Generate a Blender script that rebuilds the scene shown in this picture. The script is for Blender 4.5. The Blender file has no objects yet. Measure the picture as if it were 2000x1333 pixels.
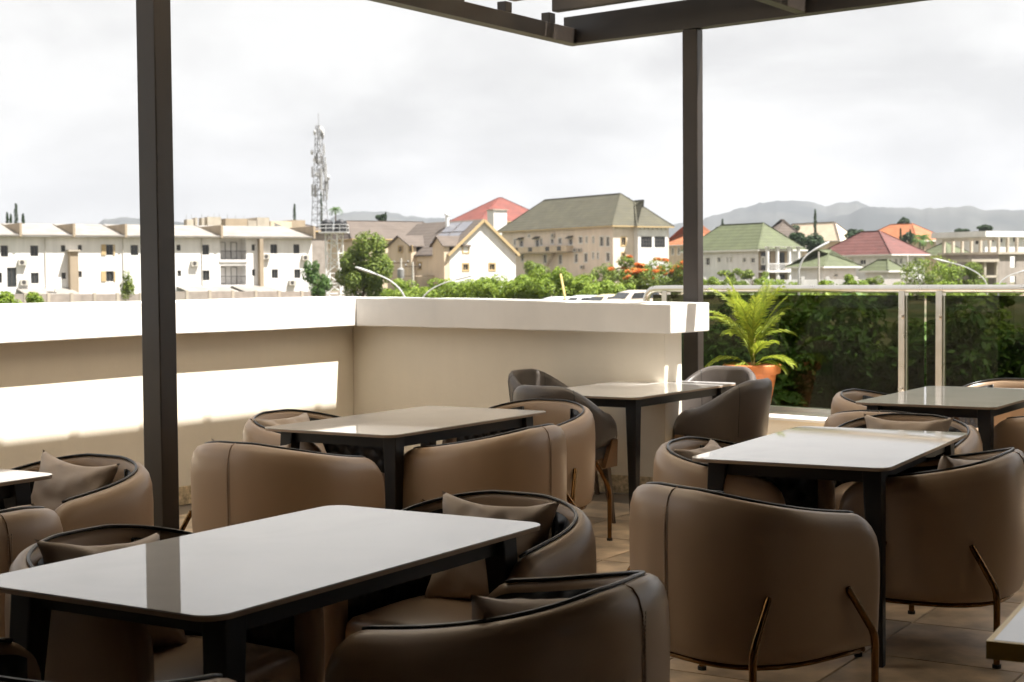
import bpy, bmesh, math, random
from mathutils import Vector, Matrix, noise
R = math.radians
random.seed(7)
S = bpy.context.scene
COL = S.collection

# ------------------------------------------------------------------ camera
CAM_H = 1.46
FPX = 3000.0                      # focal length in pixels of the 2000 px wide photograph
PITCH = math.atan(126.5 / 3000)
ROLL = -0.008
cd = bpy.data.cameras.new('camera')
cd.sensor_width = 36.0
cd.lens = 36.0 * FPX / 2000.0
cd.clip_start = 0.05
cd.clip_end = 20000
cd.dof.use_dof = True
cd.dof.focus_distance = 5.6
cd.dof.aperture_fstop = 8.0
cam = bpy.data.objects.new('camera', cd)
COL.objects.link(cam)
cam.matrix_world = Matrix.Translation((0, 0, CAM_H)) @ Matrix.Rotation(math.pi / 2 - PITCH, 4, 'X') @ Matrix.Rotation(ROLL, 4, 'Z')
S.camera = cam

# ------------------------------------------------------------------ light
SUN_DIR = Vector((math.cos(R(-19)) * math.cos(R(63)), math.sin(R(-19)) * math.cos(R(63)), math.sin(R(63)))).normalized()
world = bpy.data.worlds.new('World')
S.world = world
world.use_nodes = True
wn = world.node_tree
wn.nodes.clear()
def wnode(t, **k):
    n = wn.nodes.new(t)
    for a, b in k.items():
        setattr(n, a, b)
    return n
w_out = wnode('ShaderNodeOutputWorld')
w_bg = wnode('ShaderNodeBackground')
w_sky = wnode('ShaderNodeTexSky', sky_type='NISHITA', sun_disc=False)
w_sky.sun_elevation = R(63)
w_sky.sun_rotation = math.atan2(SUN_DIR.x, SUN_DIR.y)
w_sky.dust_density = 3.0
w_tc = wnode('ShaderNodeTexCoord')
w_map = wnode('ShaderNodeMapping')
w_map.inputs['Scale'].default_value = (1.0, 1.0, 2.2)
w_no = wnode('ShaderNodeTexNoise')
w_no.inputs['Scale'].default_value = 5.5
w_no.inputs['Detail'].default_value = 6
w_no.inputs['Roughness'].default_value = 0.55
w_no.inputs['Distortion'].default_value = 0.35
w_rmp = wnode('ShaderNodeValToRGB')          # cloud tone: grey bellies to bright white
w_rmp.color_ramp.elements[0].position = 0.36
w_rmp.color_ramp.elements[0].color = (3.95, 3.93, 3.92, 1)
w_rmp.color_ramp.elements[1].position = 0.56
w_rmp.color_ramp.elements[1].color = (5.15, 5.12, 5.06, 1)
w_no2 = wnode('ShaderNodeTexNoise')
w_no2.inputs['Scale'].default_value = 1.7
w_no2.inputs['Detail'].default_value = 1
w_cov = wnode('ShaderNodeMapRange')          # cloud cover: nearly closed
w_cov.inputs['From Min'].default_value = 0.22
w_cov.inputs['From Max'].default_value = 0.40
w_cov.inputs['To Min'].default_value = 0.72
w_cov.inputs['To Max'].default_value = 1.0
w_mix = wnode('ShaderNodeMix', data_type='RGBA')
L = wn.links.new
L(w_tc.outputs['Generated'], w_map.inputs['Vector'])
L(w_map.outputs['Vector'], w_no.inputs['Vector'])
L(w_map.outputs['Vector'], w_no2.inputs['Vector'])
L(w_no.outputs['Fac'], w_rmp.inputs['Fac'])
L(w_no2.outputs['Fac'], w_cov.inputs['Value'])
L(w_cov.outputs['Result'], w_mix.inputs['Factor'])
L(w_sky.outputs['Color'], w_mix.inputs['A'])
L(w_rmp.outputs['Color'], w_mix.inputs['B'])
L(w_mix.outputs['Result'], w_bg.inputs['Color'])
w_bg.inputs['Strength'].default_value = 0.05
L(w_bg.outputs['Background'], w_out.inputs['Surface'])

sd = bpy.data.lights.new('sun', 'SUN')
sd.energy = 4.0
sd.angle = R(0.6)
sd.color = (1.0, 0.965, 0.91)
sun = bpy.data.objects.new('sun', sd)
COL.objects.link(sun)
sun.rotation_euler = SUN_DIR.to_track_quat('Z', 'Y').to_euler()

S.view_settings.view_transform = 'Standard'
S.view_settings.look = 'None'
S.view_settings.gamma = 1.0
S.view_settings.use_curve_mapping = False
S.view_settings.exposure = 1.9
S.render.engine = 'CYCLES'
S.cycles.max_bounces = 6
S.cycles.diffuse_bounces = 3
S.cycles.glossy_bounces = 3
S.cycles.use_adaptive_sampling = True
S.cycles.adaptive_threshold = 0.02
S.cycles.caustics_reflective = False
S.cycles.caustics_refractive = False
S.cycles.blur_glossy = 1.0
S.cycles.sample_clamp_indirect = 4.0
S.cycles.denoising_prefilter = 'ACCURATE'
S.cycles.adaptive_min_samples = 40
S.cycles.transmission_bounces = 6
S.cycles.transparent_max_bounces = 12
S.cycles.volume_bounces = 0
S.cycles.use_denoising = True

# ------------------------------------------------------------------ helpers
def ray(x, y):
    a, b = x - 1000.0, -(y - 666.5)
    c, s = math.cos(ROLL), math.sin(ROLL)
    a, b = c * a - s * b, s * a + c * b
    c, s = math.cos(PITCH), math.sin(PITCH)
    return Vector((a, c * FPX + s * b, -s * FPX + c * b))
def at(x, y, Y):
    r = ray(x, y)
    return Vector((0, 0, CAM_H)) + r * (Y / r.y)
def atz(x, y, z):
    r = ray(x, y)
    return Vector((0, 0, CAM_H)) + r * ((z - CAM_H) / r.z)

def tag(o, label=None, cat=None, group=None, kind=None):
    if label: o['label'] = label
    if cat: o['category'] = cat
    if group: o['group'] = group
    if kind: o['kind'] = kind
    return o
def empty(name, loc=(0, 0, 0), rz=0.0):
    o = bpy.data.objects.new(name, None)
    o.empty_display_size = 0.2
    COL.objects.link(o)
    o.location = loc
    o.rotation_euler = (0, 0, rz)
    return o
def copy_tree(o, parent=None):
    c = o.copy()
    COL.objects.link(c)
    if parent: c.parent = parent
    for ch in list(o.children):
        copy_tree(ch, c)
    return c

class MB:
    def __init__(s):
        s.v, s.f = [], []
    def poly(s, pts, flip=False):
        n = len(s.v)
        s.v += [tuple(p) for p in pts]
        idx = list(range(n, n + len(pts)))
        s.f.append(idx[::-1] if flip else idx)
        return s
    def hexa(s, p):          # p: 8 points, bottom 0-3 ccw, top 4-7
        n = len(s.v)
        s.v += [tuple(q) for q in p]
        for f in ((3, 2, 1, 0), (4, 5, 6, 7), (0, 1, 5, 4), (1, 2, 6, 5), (2, 3, 7, 6), (3, 0, 4, 7)):
            s.f.append([n + i for i in f])
        return s
    def box(s, x0, x1, y0, y1, z0, z1):
        return s.hexa([(x0, y0, z0), (x1, y0, z0), (x1, y1, z0), (x0, y1, z0), (x0, y0, z1), (x1, y0, z1), (x1, y1, z1), (x0, y1, z1)])
    def prism(s, pts, z0, z1):       # pts ccw 2D
        n = len(pts)
        b = len(s.v)
        s.v += [(p[0], p[1], z0) for p in pts] + [(p[0], p[1], z1) for p in pts]
        s.f.append([b + i for i in range(n)][::-1])
        s.f.append([b + n + i for i in range(n)])
        for i in range(n):
            j = (i + 1) % n
            s.f.append([b + i, b + j, b + n + j, b + n + i])
        return s
    def bar(s, a, b, w, h=None, up=(0, 0, 1)):      # rectangular bar between points
        a, b = Vector(a), Vector(b)
        h = h or w
        d = (b - a).normalized()
        u = Vector(up)
        if abs(d.dot(u)) > 0.98: u = Vector((1, 0, 0))
        x = d.cross(u).normalized() * (w / 2)
        y = x.cross(d).normalized() * (h / 2)
        return s.hexa([a - x - y, a + x - y, b + x - y, b - x - y, a - x + y, a + x + y, b + x + y, b - x + y])
    def tube(s, pts, r, n=8, cap=True):
        pts = [Vector(p) for p in pts]
        rs = r if isinstance(r, (list, tuple)) else [r] * len(pts)
        b0 = len(s.v)
        ref = None
        for i, p in enumerate(pts):
            t = (pts[min(i + 1, len(pts) - 1)] - pts[max(i - 1, 0)])
            if t.length < 1e-9: t = Vector((0, 0, 1))
            t.normalize()
            if ref is None:
                ref = Vector((0, 0, 1)) if abs(t.z) < 0.9 else Vector((1, 0, 0))
            x = t.cross(ref)
            if x.length < 1e-6: x = t.orthogonal()
            x.normalize()
            y = x.cross(t).normalized()
            ref = y
            for k in range(n):
                a = 2 * math.pi * k / n
                s.v.append(tuple(p + (x * math.cos(a) + y * math.sin(a)) * rs[i]))
        for i in range(len(pts) - 1):
            for k in range(n):
                a, b = b0 + i * n + k, b0 + i * n + (k + 1) % n
                s.f.append([a, b, b + n, a + n])
        if cap:
            s.f.append([b0 + k for k in range(n)][::-1])
            m = b0 + (len(pts) - 1) * n
            s.f.append([m + k for k in range(n)])
        return s
    def lathe(s, prof, n=24, c=(0, 0, 0)):
        b0 = len(s.v)
        for r, z in prof:
            for k in range(n):
                a = 2 * math.pi * k / n
                s.v.append((c[0] + r * math.cos(a), c[1] + r * math.sin(a), c[2] + z))
        for i in range(len(prof) - 1):
            for k in range(n):
                a, b = b0 + i * n + k, b0 + i * n + (k + 1) % n
                s.f.append([a, b, b + n, a + n])
        s.f.append([b0 + k for k in range(n)][::-1])
        m = b0 + (len(prof) - 1) * n
        s.f.append([m + k for k in range(n)])
        return s
    def grid(s, rows, closed=False, flip=False):
        b0 = len(s.v)
        m = len(rows[0])
        for r in rows: s.v += [tuple(p) for p in r]
        for i in range(len(rows) - 1):
            for k in range(m if closed else m - 1):
                a, b = b0 + i * m + k, b0 + i * m + (k + 1) % m
                q = [a, b, b + m, a + m]
                s.f.append(q[::-1] if flip else q)
        return b0
    def mesh(s, name, mat, smooth=False, angle=None):
        me = bpy.data.meshes.new(name)
        me.from_pydata(s.v, [], s.f)
        me.validate()
        me.materials.append(mat)
        if smooth:
            me.shade_smooth()
            if angle: me.set_sharp_from_angle(angle=R(angle))
        me.update()
        return me
    def build(s, name, mat, parent=None, smooth=False, angle=None):
        o = bpy.data.objects.new(name, s.mesh(name, mat, smooth, angle))
        COL.objects.link(o)
        if parent: o.parent = parent
        return o

# ------------------------------------------------------------------ materials
def new_mat(name):
    m = bpy.data.materials.new(name)
    m.use_nodes = True
    nt = m.node_tree
    return m, nt, nt.nodes['Principled BSDF']
def pmat(name, col, rough=0.6, metal=0.0, var=0.0, vscale=4.0, bump=0.0, bscale=60.0, spec=0.5, island=0.0, detail=5, objvar=0.0):
    m, nt, b = new_mat(name)
    b.inputs['Roughness'].default_value = rough
    b.inputs['Metallic'].default_value = metal
    b.inputs['Specular IOR Level'].default_value = spec
    b.inputs['Base Color'].default_value = (*col, 1)
    tc = nt.nodes.new('ShaderNodeTexCoord')
    last = None
    if var > 0:
        n = nt.nodes.new('ShaderNodeTexNoise')
        n.inputs['Scale'].default_value = vscale
        n.inputs['Detail'].default_value = detail
        nt.links.new(tc.outputs['Object'], n.inputs['Vector'])
        r = nt.nodes.new('ShaderNodeMapRange')
        r.inputs['From Min'].default_value = 0.3
        r.inputs['From Max'].default_value = 0.7
        r.inputs['To Min'].default_value = 1 - var
        r.inputs['To Max'].default_value = 1 + var
        nt.links.new(n.outputs['Fac'], r.inputs['Value'])
        last = r.outputs['Result']
        r2 = nt.nodes.new('ShaderNodeMapRange')
        r2.inputs['To Min'].default_value = max(0.02, rough - 0.10)
        r2.inputs['To Max'].default_value = min(1, rough + 0.10)
        nt.links.new(n.outputs['Fac'], r2.inputs['Value'])
        nt.links.new(r2.outputs['Result'], b.inputs['Roughness'])
    for amt, kind in ((island, 'i'), (objvar, 'o')):
        if amt > 0:
            g = nt.nodes.new('ShaderNodeNewGeometry' if kind == 'i' else 'ShaderNodeObjectInfo')
            r = nt.nodes.new('ShaderNodeMapRange')
            r.inputs['To Min'].default_value = 1 - amt
            r.inputs['To Max'].default_value = 1 + amt
            nt.links.new(g.outputs['Random Per Island' if kind == 'i' else 'Random'], r.inputs['Value'])
            if last is None: last = r.outputs['Result']
            else:
                mu = nt.nodes.new('ShaderNodeMath'); mu.operation = 'MULTIPLY'
                nt.links.new(last, mu.inputs[0]); nt.links.new(r.outputs['Result'], mu.inputs[1])
                last = mu.outputs[0]
    if last is not None:
        vm = nt.nodes.new('ShaderNodeVectorMath'); vm.operation = 'SCALE'
        vm.inputs[0].default_value = col
        nt.links.new(last, vm.inputs['Scale'])
        nt.links.new(vm.outputs['Vector'], b.inputs['Base Color'])
    if bump > 0:
        n = nt.nodes.new('ShaderNodeTexNoise')
        n.inputs['Scale'].default_value = bscale
        n.inputs['Detail'].default_value = 4
        nt.links.new(tc.outputs['Object'], n.inputs['Vector'])
        bp = nt.nodes.new('ShaderNodeBump')
        bp.inputs['Strength'].default_value = bump
        bp.inputs['Distance'].default_value = 0.01
        nt.links.new(n.outputs['Fac'], bp.inputs['Height'])
        nt.links.new(bp.outputs['Normal'], b.inputs['Normal'])
    return m
def weather(m, amount=0.18, scale=(0.9, 0.9, 0.10), ribs=0.0, rib_axis=(1, 1, 0), rib_scale=2.5):
    nt = m.node_tree; b = nt.nodes['Principled BSDF']
    tc = nt.nodes.new('ShaderNodeTexCoord'); mp = nt.nodes.new('ShaderNodeMapping'); mp.inputs['Scale'].default_value = scale
    n = nt.nodes.new('ShaderNodeTexNoise'); n.inputs['Scale'].default_value = 1.6; n.inputs['Detail'].default_value = 6; n.inputs['Roughness'].default_value = 0.65
    nt.links.new(tc.outputs['Object'], mp.inputs['Vector']); nt.links.new(mp.outputs['Vector'], n.inputs['Vector'])
    r = nt.nodes.new('ShaderNodeMapRange'); r.inputs['From Min'].default_value = 0.35; r.inputs['From Max'].default_value = 0.68
    r.inputs['To Min'].default_value = 1.0 + amount * 0.25; r.inputs['To Max'].default_value = 1.0 - amount
    nt.links.new(n.outputs['Fac'], r.inputs['Value'])
    vm = nt.nodes.new('ShaderNodeVectorMath'); vm.operation = 'SCALE'
    src = b.inputs['Base Color'].links
    if src:
        nt.links.new(src[0].from_socket, vm.inputs[0])
    else:
        vm.inputs[0].default_value = b.inputs['Base Color'].default_value[:3]
    nt.links.new(r.outputs['Result'], vm.inputs['Scale'])
    nt.links.new(vm.outputs['Vector'], b.inputs['Base Color'])
    if ribs > 0:
        w = nt.nodes.new('ShaderNodeTexWave'); w.inputs['Scale'].default_value = rib_scale; w.bands_direction = 'DIAGONAL'
        mp2 = nt.nodes.new('ShaderNodeMapping'); mp2.inputs['Scale'].default_value = rib_axis
        nt.links.new(tc.outputs['Object'], mp2.inputs['Vector']); nt.links.new(mp2.outputs['Vector'], w.inputs['Vector'])
        bp = nt.nodes.new('ShaderNodeBump'); bp.inputs['Strength'].default_value = ribs; bp.inputs['Distance'].default_value = 0.1
        nt.links.new(w.outputs['Fac'], bp.inputs['Height']); nt.links.new(bp.outputs['Normal'], b.inputs['Normal'])
    return m
def leafmat(name, c0, c1, trans=0.35):
    m, nt, b = new_mat(name)
    g = nt.nodes.new('ShaderNodeNewGeometry')
    rmp = nt.nodes.new('ShaderNodeValToRGB')
    rmp.color_ramp.elements[0].color = (*c0, 1)
    rmp.color_ramp.elements[1].color = (*c1, 1)
    nt.links.new(g.outputs['Random Per Island'], rmp.inputs['Fac'])
    nt.links.new(rmp.outputs['Color'], b.inputs['Base Color'])
    b.inputs['Roughness'].default_value = 0.55
    b.inputs['Specular IOR Level'].default_value = 0.3
    t = nt.nodes.new('ShaderNodeBsdfTranslucent')
    nt.links.new(rmp.outputs['Color'], t.inputs['Color'])
    mx = nt.nodes.new('ShaderNodeMixShader')
    mx.inputs['Fac'].default_value = trans
    out = nt.nodes['Material Output']
    nt.links.new(b.outputs['BSDF'], mx.inputs[1])
    nt.links.new(t.outputs['BSDF'], mx.inputs[2])
    nt.links.new(mx.outputs['Shader'], out.inputs['Surface'])
    return m

M = {}
M['coping'] = pmat('white_paint', (0.78, 0.755, 0.72), 0.7, var=0.03, vscale=2.5, bump=0.15, bscale=25)
M['cream'] = pmat('cream_paint', (0.80, 0.73, 0.61), 0.7, var=0.04, vscale=1.6, bump=0.18, bscale=18)
M['terrazzo'] = pmat('terrazzo', (0.48, 0.38, 0.24), 0.5, var=0.45, vscale=45, bump=0.3, bscale=50, detail=3)
M['grout'] = pmat('grout', (0.20, 0.16, 0.12), 0.9, var=0.1)
M['tile'] = pmat('travertine_tile', (0.46, 0.35, 0.235), 0.42, var=0.5, vscale=5.0, bump=0.12, bscale=30, objvar=0.09, detail=9)
M['steel'] = pmat('dark_brown_steel', (0.024, 0.018, 0.014), 0.45, var=0.25, vscale=3.0, bump=0.05, bscale=20)
M['purlin'] = pmat('weathered_purlin', (0.17, 0.12, 0.08), 0.6, var=0.25, vscale=4)
def sheet_mat():  # translucency added to send fill light down under the pergola
    m, nt, b = new_mat('fill_light_roof_sheet')
    b.inputs['Base Color'].default_value = (0.55, 0.53, 0.50, 1); b.inputs['Roughness'].default_value = 0.5
    t = nt.nodes.new('ShaderNodeBsdfTranslucent'); t.inputs['Color'].default_value = (0.86, 0.80, 0.71, 1)
    mx = nt.nodes.new('ShaderNodeMixShader'); mx.inputs['Fac'].default_value = 0.85
    nt.links.new(b.outputs['BSDF'], mx.inputs[1]); nt.links.new(t.outputs['BSDF'], mx.inputs[2])
    nt.links.new(mx.outputs['Shader'], nt.nodes['Material Output'].inputs['Surface'])
    return m
M['sheet'] = sheet_mat()
M['dark_sheet'] = pmat('opaque_roof_sheet', (0.05, 0.042, 0.036), 0.7)
M['dark_clad'] = pmat('dark_cladding', (0.045, 0.034, 0.026), 0.6, var=0.1)
M['leather'] = pmat('taupe_leather', (0.37, 0.262, 0.175), 0.35, var=0.035, vscale=2.2, detail=2, spec=0.5)
M['seam'] = pmat('leather_seam', (0.29, 0.20, 0.132), 0.5)
M['black_leather'] = pmat('black_leather', (0.014, 0.0135, 0.014), 0.38)
M['piping'] = pmat('black_piping', (0.016, 0.015, 0.014), 0.3)
M['brass'] = pmat('aged_brass', (0.19, 0.10, 0.036), 0.22, metal=1.0, var=0.12, vscale=12)
M['rubber'] = pmat('rubber_foot', (0.015, 0.014, 0.013), 0.6)
M['pillow'] = pmat('taupe_cushion_cloth', (0.42, 0.335, 0.265), 0.55, var=0.04, vscale=5, detail=2)
M['grey_leather'] = pmat('dark_grey_leather', (0.085, 0.072, 0.064), 0.36, var=0.06, vscale=5, detail=2)
M['wood'] = pmat('walnut_wood', (0.20, 0.11, 0.05), 0.4, var=0.2, vscale=9)
M['dark_wood'] = pmat('dark_walnut_wood', (0.075, 0.042, 0.022), 0.4, var=0.2, vscale=9)
M['table_frame'] = pmat('black_table_frame', (0.011, 0.0095, 0.009), 0.5, var=0.1, vscale=6)
M['table_edge'] = pmat('table_edge', (0.34, 0.25, 0.18), 0.45, var=0.05)
M['gold'] = pmat('gold_edge', (0.40, 0.27, 0.07), 0.32, metal=0.8, var=0.1)
M['stainless'] = pmat('stainless_steel', (0.78, 0.74, 0.68), 0.30, metal=1.0, var=0.05, vscale=10)
M['terracotta'] = pmat('terracotta', (0.60, 0.20, 0.06), 0.6, var=0.1, vscale=10)
M['soil'] = pmat('soil', (0.05, 0.035, 0.022), 0.95, bump=0.6, bscale=30)
def table_top_mat(name, col):
    m, nt, b = new_mat(name)
    tc = nt.nodes.new('ShaderNodeTexCoord')
    n = nt.nodes.new('ShaderNodeTexNoise')
    n.inputs['Scale'].default_value = 2.6; n.inputs['Detail'].default_value = 7; n.inputs['Distortion'].default_value = 0.8
    nt.links.new(tc.outputs['Object'], n.inputs['Vector'])
    r = nt.nodes.new('ShaderNodeValToRGB')
    r.color_ramp.elements[0].position = 0.35; r.color_ramp.elements[0].color = (*[c * 0.93 for c in col], 1)
    r.color_ramp.elements[1].position = 0.62; r.color_ramp.elements[1].color = (*col, 1)
    nt.links.new(n.outputs['Fac'], r.inputs['Fac'])
    nt.links.new(r.outputs['Color'], b.inputs['Base Color'])
    b.inputs['Roughness'].default_value = 0.025
    b.inputs['IOR'].default_value = 2.5
    n2 = nt.nodes.new('ShaderNodeTexNoise'); n2.inputs['Scale'].default_value = 9; n2.inputs['Detail'].default_value = 2
    nt.links.new(tc.outputs['Object'], n2.inputs['Vector'])
    bp = nt.nodes.new('ShaderNodeBump'); bp.inputs['Strength'].default_value = 0.03; bp.inputs['Distance'].default_value = 0.002
    nt.links.new(n2.outputs['Fac'], bp.inputs['Height']); nt.links.new(bp.outputs['Normal'], b.inputs['Normal'])
    return m
M['table_top'] = table_top_mat('white_sintered_stone', (0.77, 0.755, 0.74))
def tinted_glass():
    m, nt, b = new_mat('dark_tinted_glass')
    nt.nodes.remove(b)
    out = nt.nodes['Material Output']
    tr = nt.nodes.new('ShaderNodeBsdfTransparent'); tr.inputs['Color'].default_value = (0.30, 0.32, 0.245, 1)
    gl = nt.nodes.new('ShaderNodeBsdfGlossy'); gl.inputs['Roughness'].default_value = 0.01; gl.inputs['Color'].default_value = (0.9, 0.9, 0.9, 1)
    fr = nt.nodes.new('ShaderNodeFresnel'); fr.inputs['IOR'].default_value = 1.5
    mu = nt.nodes.new('ShaderNodeMath'); mu.operation = 'MULTIPLY_ADD'; mu.inputs[1].default_value = 0.6; mu.inputs[2].default_value = 0.0
    mx = nt.nodes.new('ShaderNodeMixShader')
    nt.links.new(fr.outputs['Fac'], mu.inputs[0]); nt.links.new(mu.outputs[0], mx.inputs['Fac'])
    nt.links.new(tr.outputs['BSDF'], mx.inputs[1]); nt.links.new(gl.outputs['BSDF'], mx.inputs[2])
    nt.links.new(mx.outputs['Shader'], out.inputs['Surface'])
    return m
M['glass'] = tinted_glass()
# town
M['b_white'] = pmat('white_render', (0.74, 0.72, 0.70), 0.85, var=0.06, vscale=0.35)
M['b_cream'] = pmat('cream_render', (0.60, 0.49, 0.36), 0.85, var=0.06, vscale=0.4)
M['b_pink'] = pmat('pinkish_render', (0.74, 0.635, 0.53), 0.85, var=0.06, vscale=0.3)
M['b_tan'] = pmat('tan_render', (0.34, 0.27, 0.19), 0.85, var=0.08, vscale=0.5)
M['b_block'] = pmat('bare_blockwork', (0.30, 0.26, 0.225), 0.95, var=0.15, vscale=1.2)
M['b_conc'] = pmat('raw_concrete', (0.42, 0.37, 0.30), 0.95, var=0.15, vscale=0.8)
M['pane'] = pmat('dark_window_pane', (0.03, 0.032, 0.034), 0.12, objvar=0.3)
M['grey_frame'] = pmat('dark_window_frame', (0.06, 0.055, 0.05), 0.5)
M['tan_frame'] = pmat('tan_window_frame', (0.45, 0.33, 0.17), 0.6)
M['white_frame'] = pmat('white_window_frame', (0.70, 0.68, 0.64), 0.6)
M['r_zinc'] = pmat('zinc_roof', (0.25, 0.23, 0.205), 0.6, var=0.12, vscale=0.6)
M['r_brown'] = pmat('brown_shingle_roof', (0.105, 0.083, 0.068), 0.9, var=0.16, vscale=1.1, detail=8)
M['r_olive'] = pmat('olive_roof', (0.072, 0.066, 0.041), 0.85, var=0.12, vscale=0.7, detail=8)
M['r_green'] = pmat('sage_green_roof', (0.085, 0.098, 0.046), 0.8, var=0.10, vscale=0.8, detail=8)
M['r_red'] = pmat('brick_red_roof', (0.16, 0.042, 0.03), 0.8, var=0.12, vscale=0.8, detail=8)
M['r_maroon'] = pmat('maroon_roof', (0.125, 0.045, 0.038), 0.8, var=0.12, vscale=0.8, detail=8)
M['r_orange'] = pmat('orange_roof', (0.33, 0.115, 0.045), 0.8, var=0.12, vscale=0.8, detail=8)
for k_ in ('b_white', 'b_cream', 'b_pink', 'b_tan', 'b_conc', 'b_block'): weather(M[k_], 0.14)
for k_ in ('r_brown', 'r_olive', 'r_green', 'r_red', 'r_maroon', 'r_orange', 'r_zinc'): weather(M[k_], 0.25, (0.35, 0.35, 0.35), ribs=0.25, rib_axis=(0, 0, 1), rib_scale=1.3)
weather(M['cream'], 0.06, (1.2, 1.2, 0.25)); weather(M['coping'], 0.07, (1.5, 1.5, 0.3))
M['solar'] = pmat('solar_panel', (0.16, 0.16, 0.18), 0.25)
M['galv'] = pmat('galvanised_steel', (0.46, 0.46, 0.46), 0.5, var=0.1)
M['dark_galv'] = pmat('dull_galvanised_steel', (0.22, 0.215, 0.21), 0.6, var=0.1)
M['white_metal'] = pmat('white_metal', (0.72, 0.72, 0.70), 0.5)
M['tank'] = pmat('black_plastic_tank', (0.02, 0.02, 0.022), 0.45)
M['acu'] = pmat('air_unit_shell', (0.46, 0.43, 0.38), 0.6)
M['pole'] = pmat('concrete_pole', (0.45, 0.42, 0.37), 0.85, var=0.1)
M['bamboo'] = pmat('dry_bamboo', (0.45, 0.33, 0.12), 0.7, var=0.1)
M['bark'] = pmat('bark', (0.12, 0.085, 0.06), 0.9, var=0.25, vscale=5)
M['leaf'] = leafmat('leaf_mid', (0.075, 0.125, 0.020), (0.25, 0.31, 0.055))
M['leaf_lt'] = leafmat('leaf_light', (0.101, 0.169, 0.019), (0.284, 0.365, 0.047))
M['leaf_dk'] = leafmat('leaf_dark', (0.04, 0.10, 0.022), (0.13, 0.22, 0.045))
M['leaf_cy'] = leafmat('leaf_cypress', (0.015, 0.04, 0.014), (0.05, 0.085, 0.03), 0.15)
M['leaf_palm'] = leafmat('leaf_palm', (0.13, 0.19, 0.018), (0.36, 0.40, 0.045), 0.45)
M['flower'] = leafmat('orange_flower', (0.50, 0.12, 0.02), (0.72, 0.26, 0.06), 0.4)
def ground_mat(name, a, b, sc, sc2):
    m, nt, bs = new_mat(name)
    tc = nt.nodes.new('ShaderNodeTexCoord')
    n = nt.nodes.new('ShaderNodeTexNoise'); n.inputs['Scale'].default_value = sc; n.inputs['Detail'].default_value = 9
    nt.links.new(tc.outputs['Object'], n.inputs['Vector'])
    r = nt.nodes.new('ShaderNodeValToRGB')
    r.color_ramp.elements[0].position = 0.42; r.color_ramp.elements[0].color = (*a, 1)
    r.color_ramp.elements[1].position = 0.58; r.color_ramp.elements[1].color = (*b, 1)
    nt.links.new(n.outputs['Fac'], r.inputs['Fac'])
    nt.links.new(r.outputs['Color'], bs.inputs['Base Color'])
    bs.inputs['Roughness'].default_value = 0.95
    return m
M['ground'] = ground_mat('ground_earth_grass', (0.05, 0.065, 0.02), (0.15, 0.11, 0.07), 0.06, 0.5)
M['hill'] = ground_mat('wooded_hill', (0.028, 0.033, 0.034), (0.055, 0.058, 0.055), 0.006, 0.05)

# ================================================================== THE TERRACE
U36 = Vector((math.sin(R(34)), math.cos(R(34))))
U = Vector((math.sin(R(32)), math.cos(R(32))))            # long axis of the tables
V = Vector((U.y, -U.x))
WC = Vector((-1.172, 11.317))                              # inner corner of the two parapet walls
WL = U36.copy()
NL = Vector((WL.y, -WL.x))
WB = Vector((0.875, -0.484)).normalized()
NB = Vector((WB.y, -WB.x))
def miter(o):                                              # inner side positive
    det = NL.x * NB.y - NL.y * NB.x
    return WC + Vector((o * (NB.y - NL.y) / det, o * (NL.x - NB.x) / det))
def on_back_end(o, t):                                     # back wall end, cut along the left wall's direction
    return WC + WB * t + U36 * (o / U36.dot(NB))
def quad_wall(mb, a, b, c, d, z0s, z1s):
    mb.hexa([(a.x, a.y, z0s[0]), (b.x, b.y, z0s[1]), (c.x, c.y, z0s[2]), (d.x, d.y, z0s[3]),
             (a.x, a.y, z1s[0]), (b.x, b.y, z1s[1]), (c.x, c.y, z1s[2]), (d.x, d.y, z1s[3])])
def strip_wall(name, parent, mat, i_o, o_o, z0a, z1a, z0b, z1b, which, end=None, seg=14, wob=0.0, bevel=0.006):
    """wall strip between offsets i_o (towards us) and o_o, slightly uneven like hand-laid render"""
    mb = MB()
    Ci, Co = miter(i_o), miter(o_o)
    if which == 'left':
        Ei, Eo = Ci - WL * end, Co - WL * end
        Ei = Ei
    else:
        Ei, Eo = on_back_end(i_o, end), on_back_end(o_o, end)
    rows = []
    for k in range(seg + 1):
        f = k / seg
        pi, po = Ci.lerp(Ei, f), Co.lerp(Eo, f)
        z0, z1 = z0a + (z0b - z0a) * f, z1a + (z1b - z1a) * f
        w = wob * (noise.noise(Vector((k * 0.7, 3.1 if which == 'left' else 9.2, i_o * 7))))
        w2 = wob * (noise.noise(Vector((k * 0.7, 5.1 if which == 'left' else 1.2, i_o * 7))))
        rows.append([(pi.x, pi.y, z0 + w2), (po.x, po.y, z0 + w2), (po.x, po.y, z1 + w), (pi.x, pi.y, z1 + w)])
    b0 = mb.grid(rows, closed=True, flip=(which == 'left'))
    n = len(mb.v)
    f0, f1 = [b0, b0 + 1, b0 + 2, b0 + 3], [n - 4, n - 3, n - 2, n - 1]
    mb.f.append(f0 if which == 'left' else f0[::-1]); mb.f.append(f1[::-1] if which == 'left' else f1)
    o = mb.build(name, mat, parent)
    if bevel:
        md = o.modifiers.new('bevel', 'BEVEL'); md.width = bevel; md.segments = 2; md.limit_method = 'ANGLE'
    return o
lw = empty('parapet_wall', (0, 0, 0))
tag(lw, 'sunlit white parapet wall running along the left side of the terrace', 'wall')
strip_wall('wall_body', lw, M['cream'], 0.0, -0.24, -0.02, 1.114, -0.02, 1.114, 'left', 13)
strip_wall('coping', lw, M['coping'], 0.13, -0.42, 1.108, 1.317, 1.11, 1.313, 'left', 13, wob=0.012)
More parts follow.
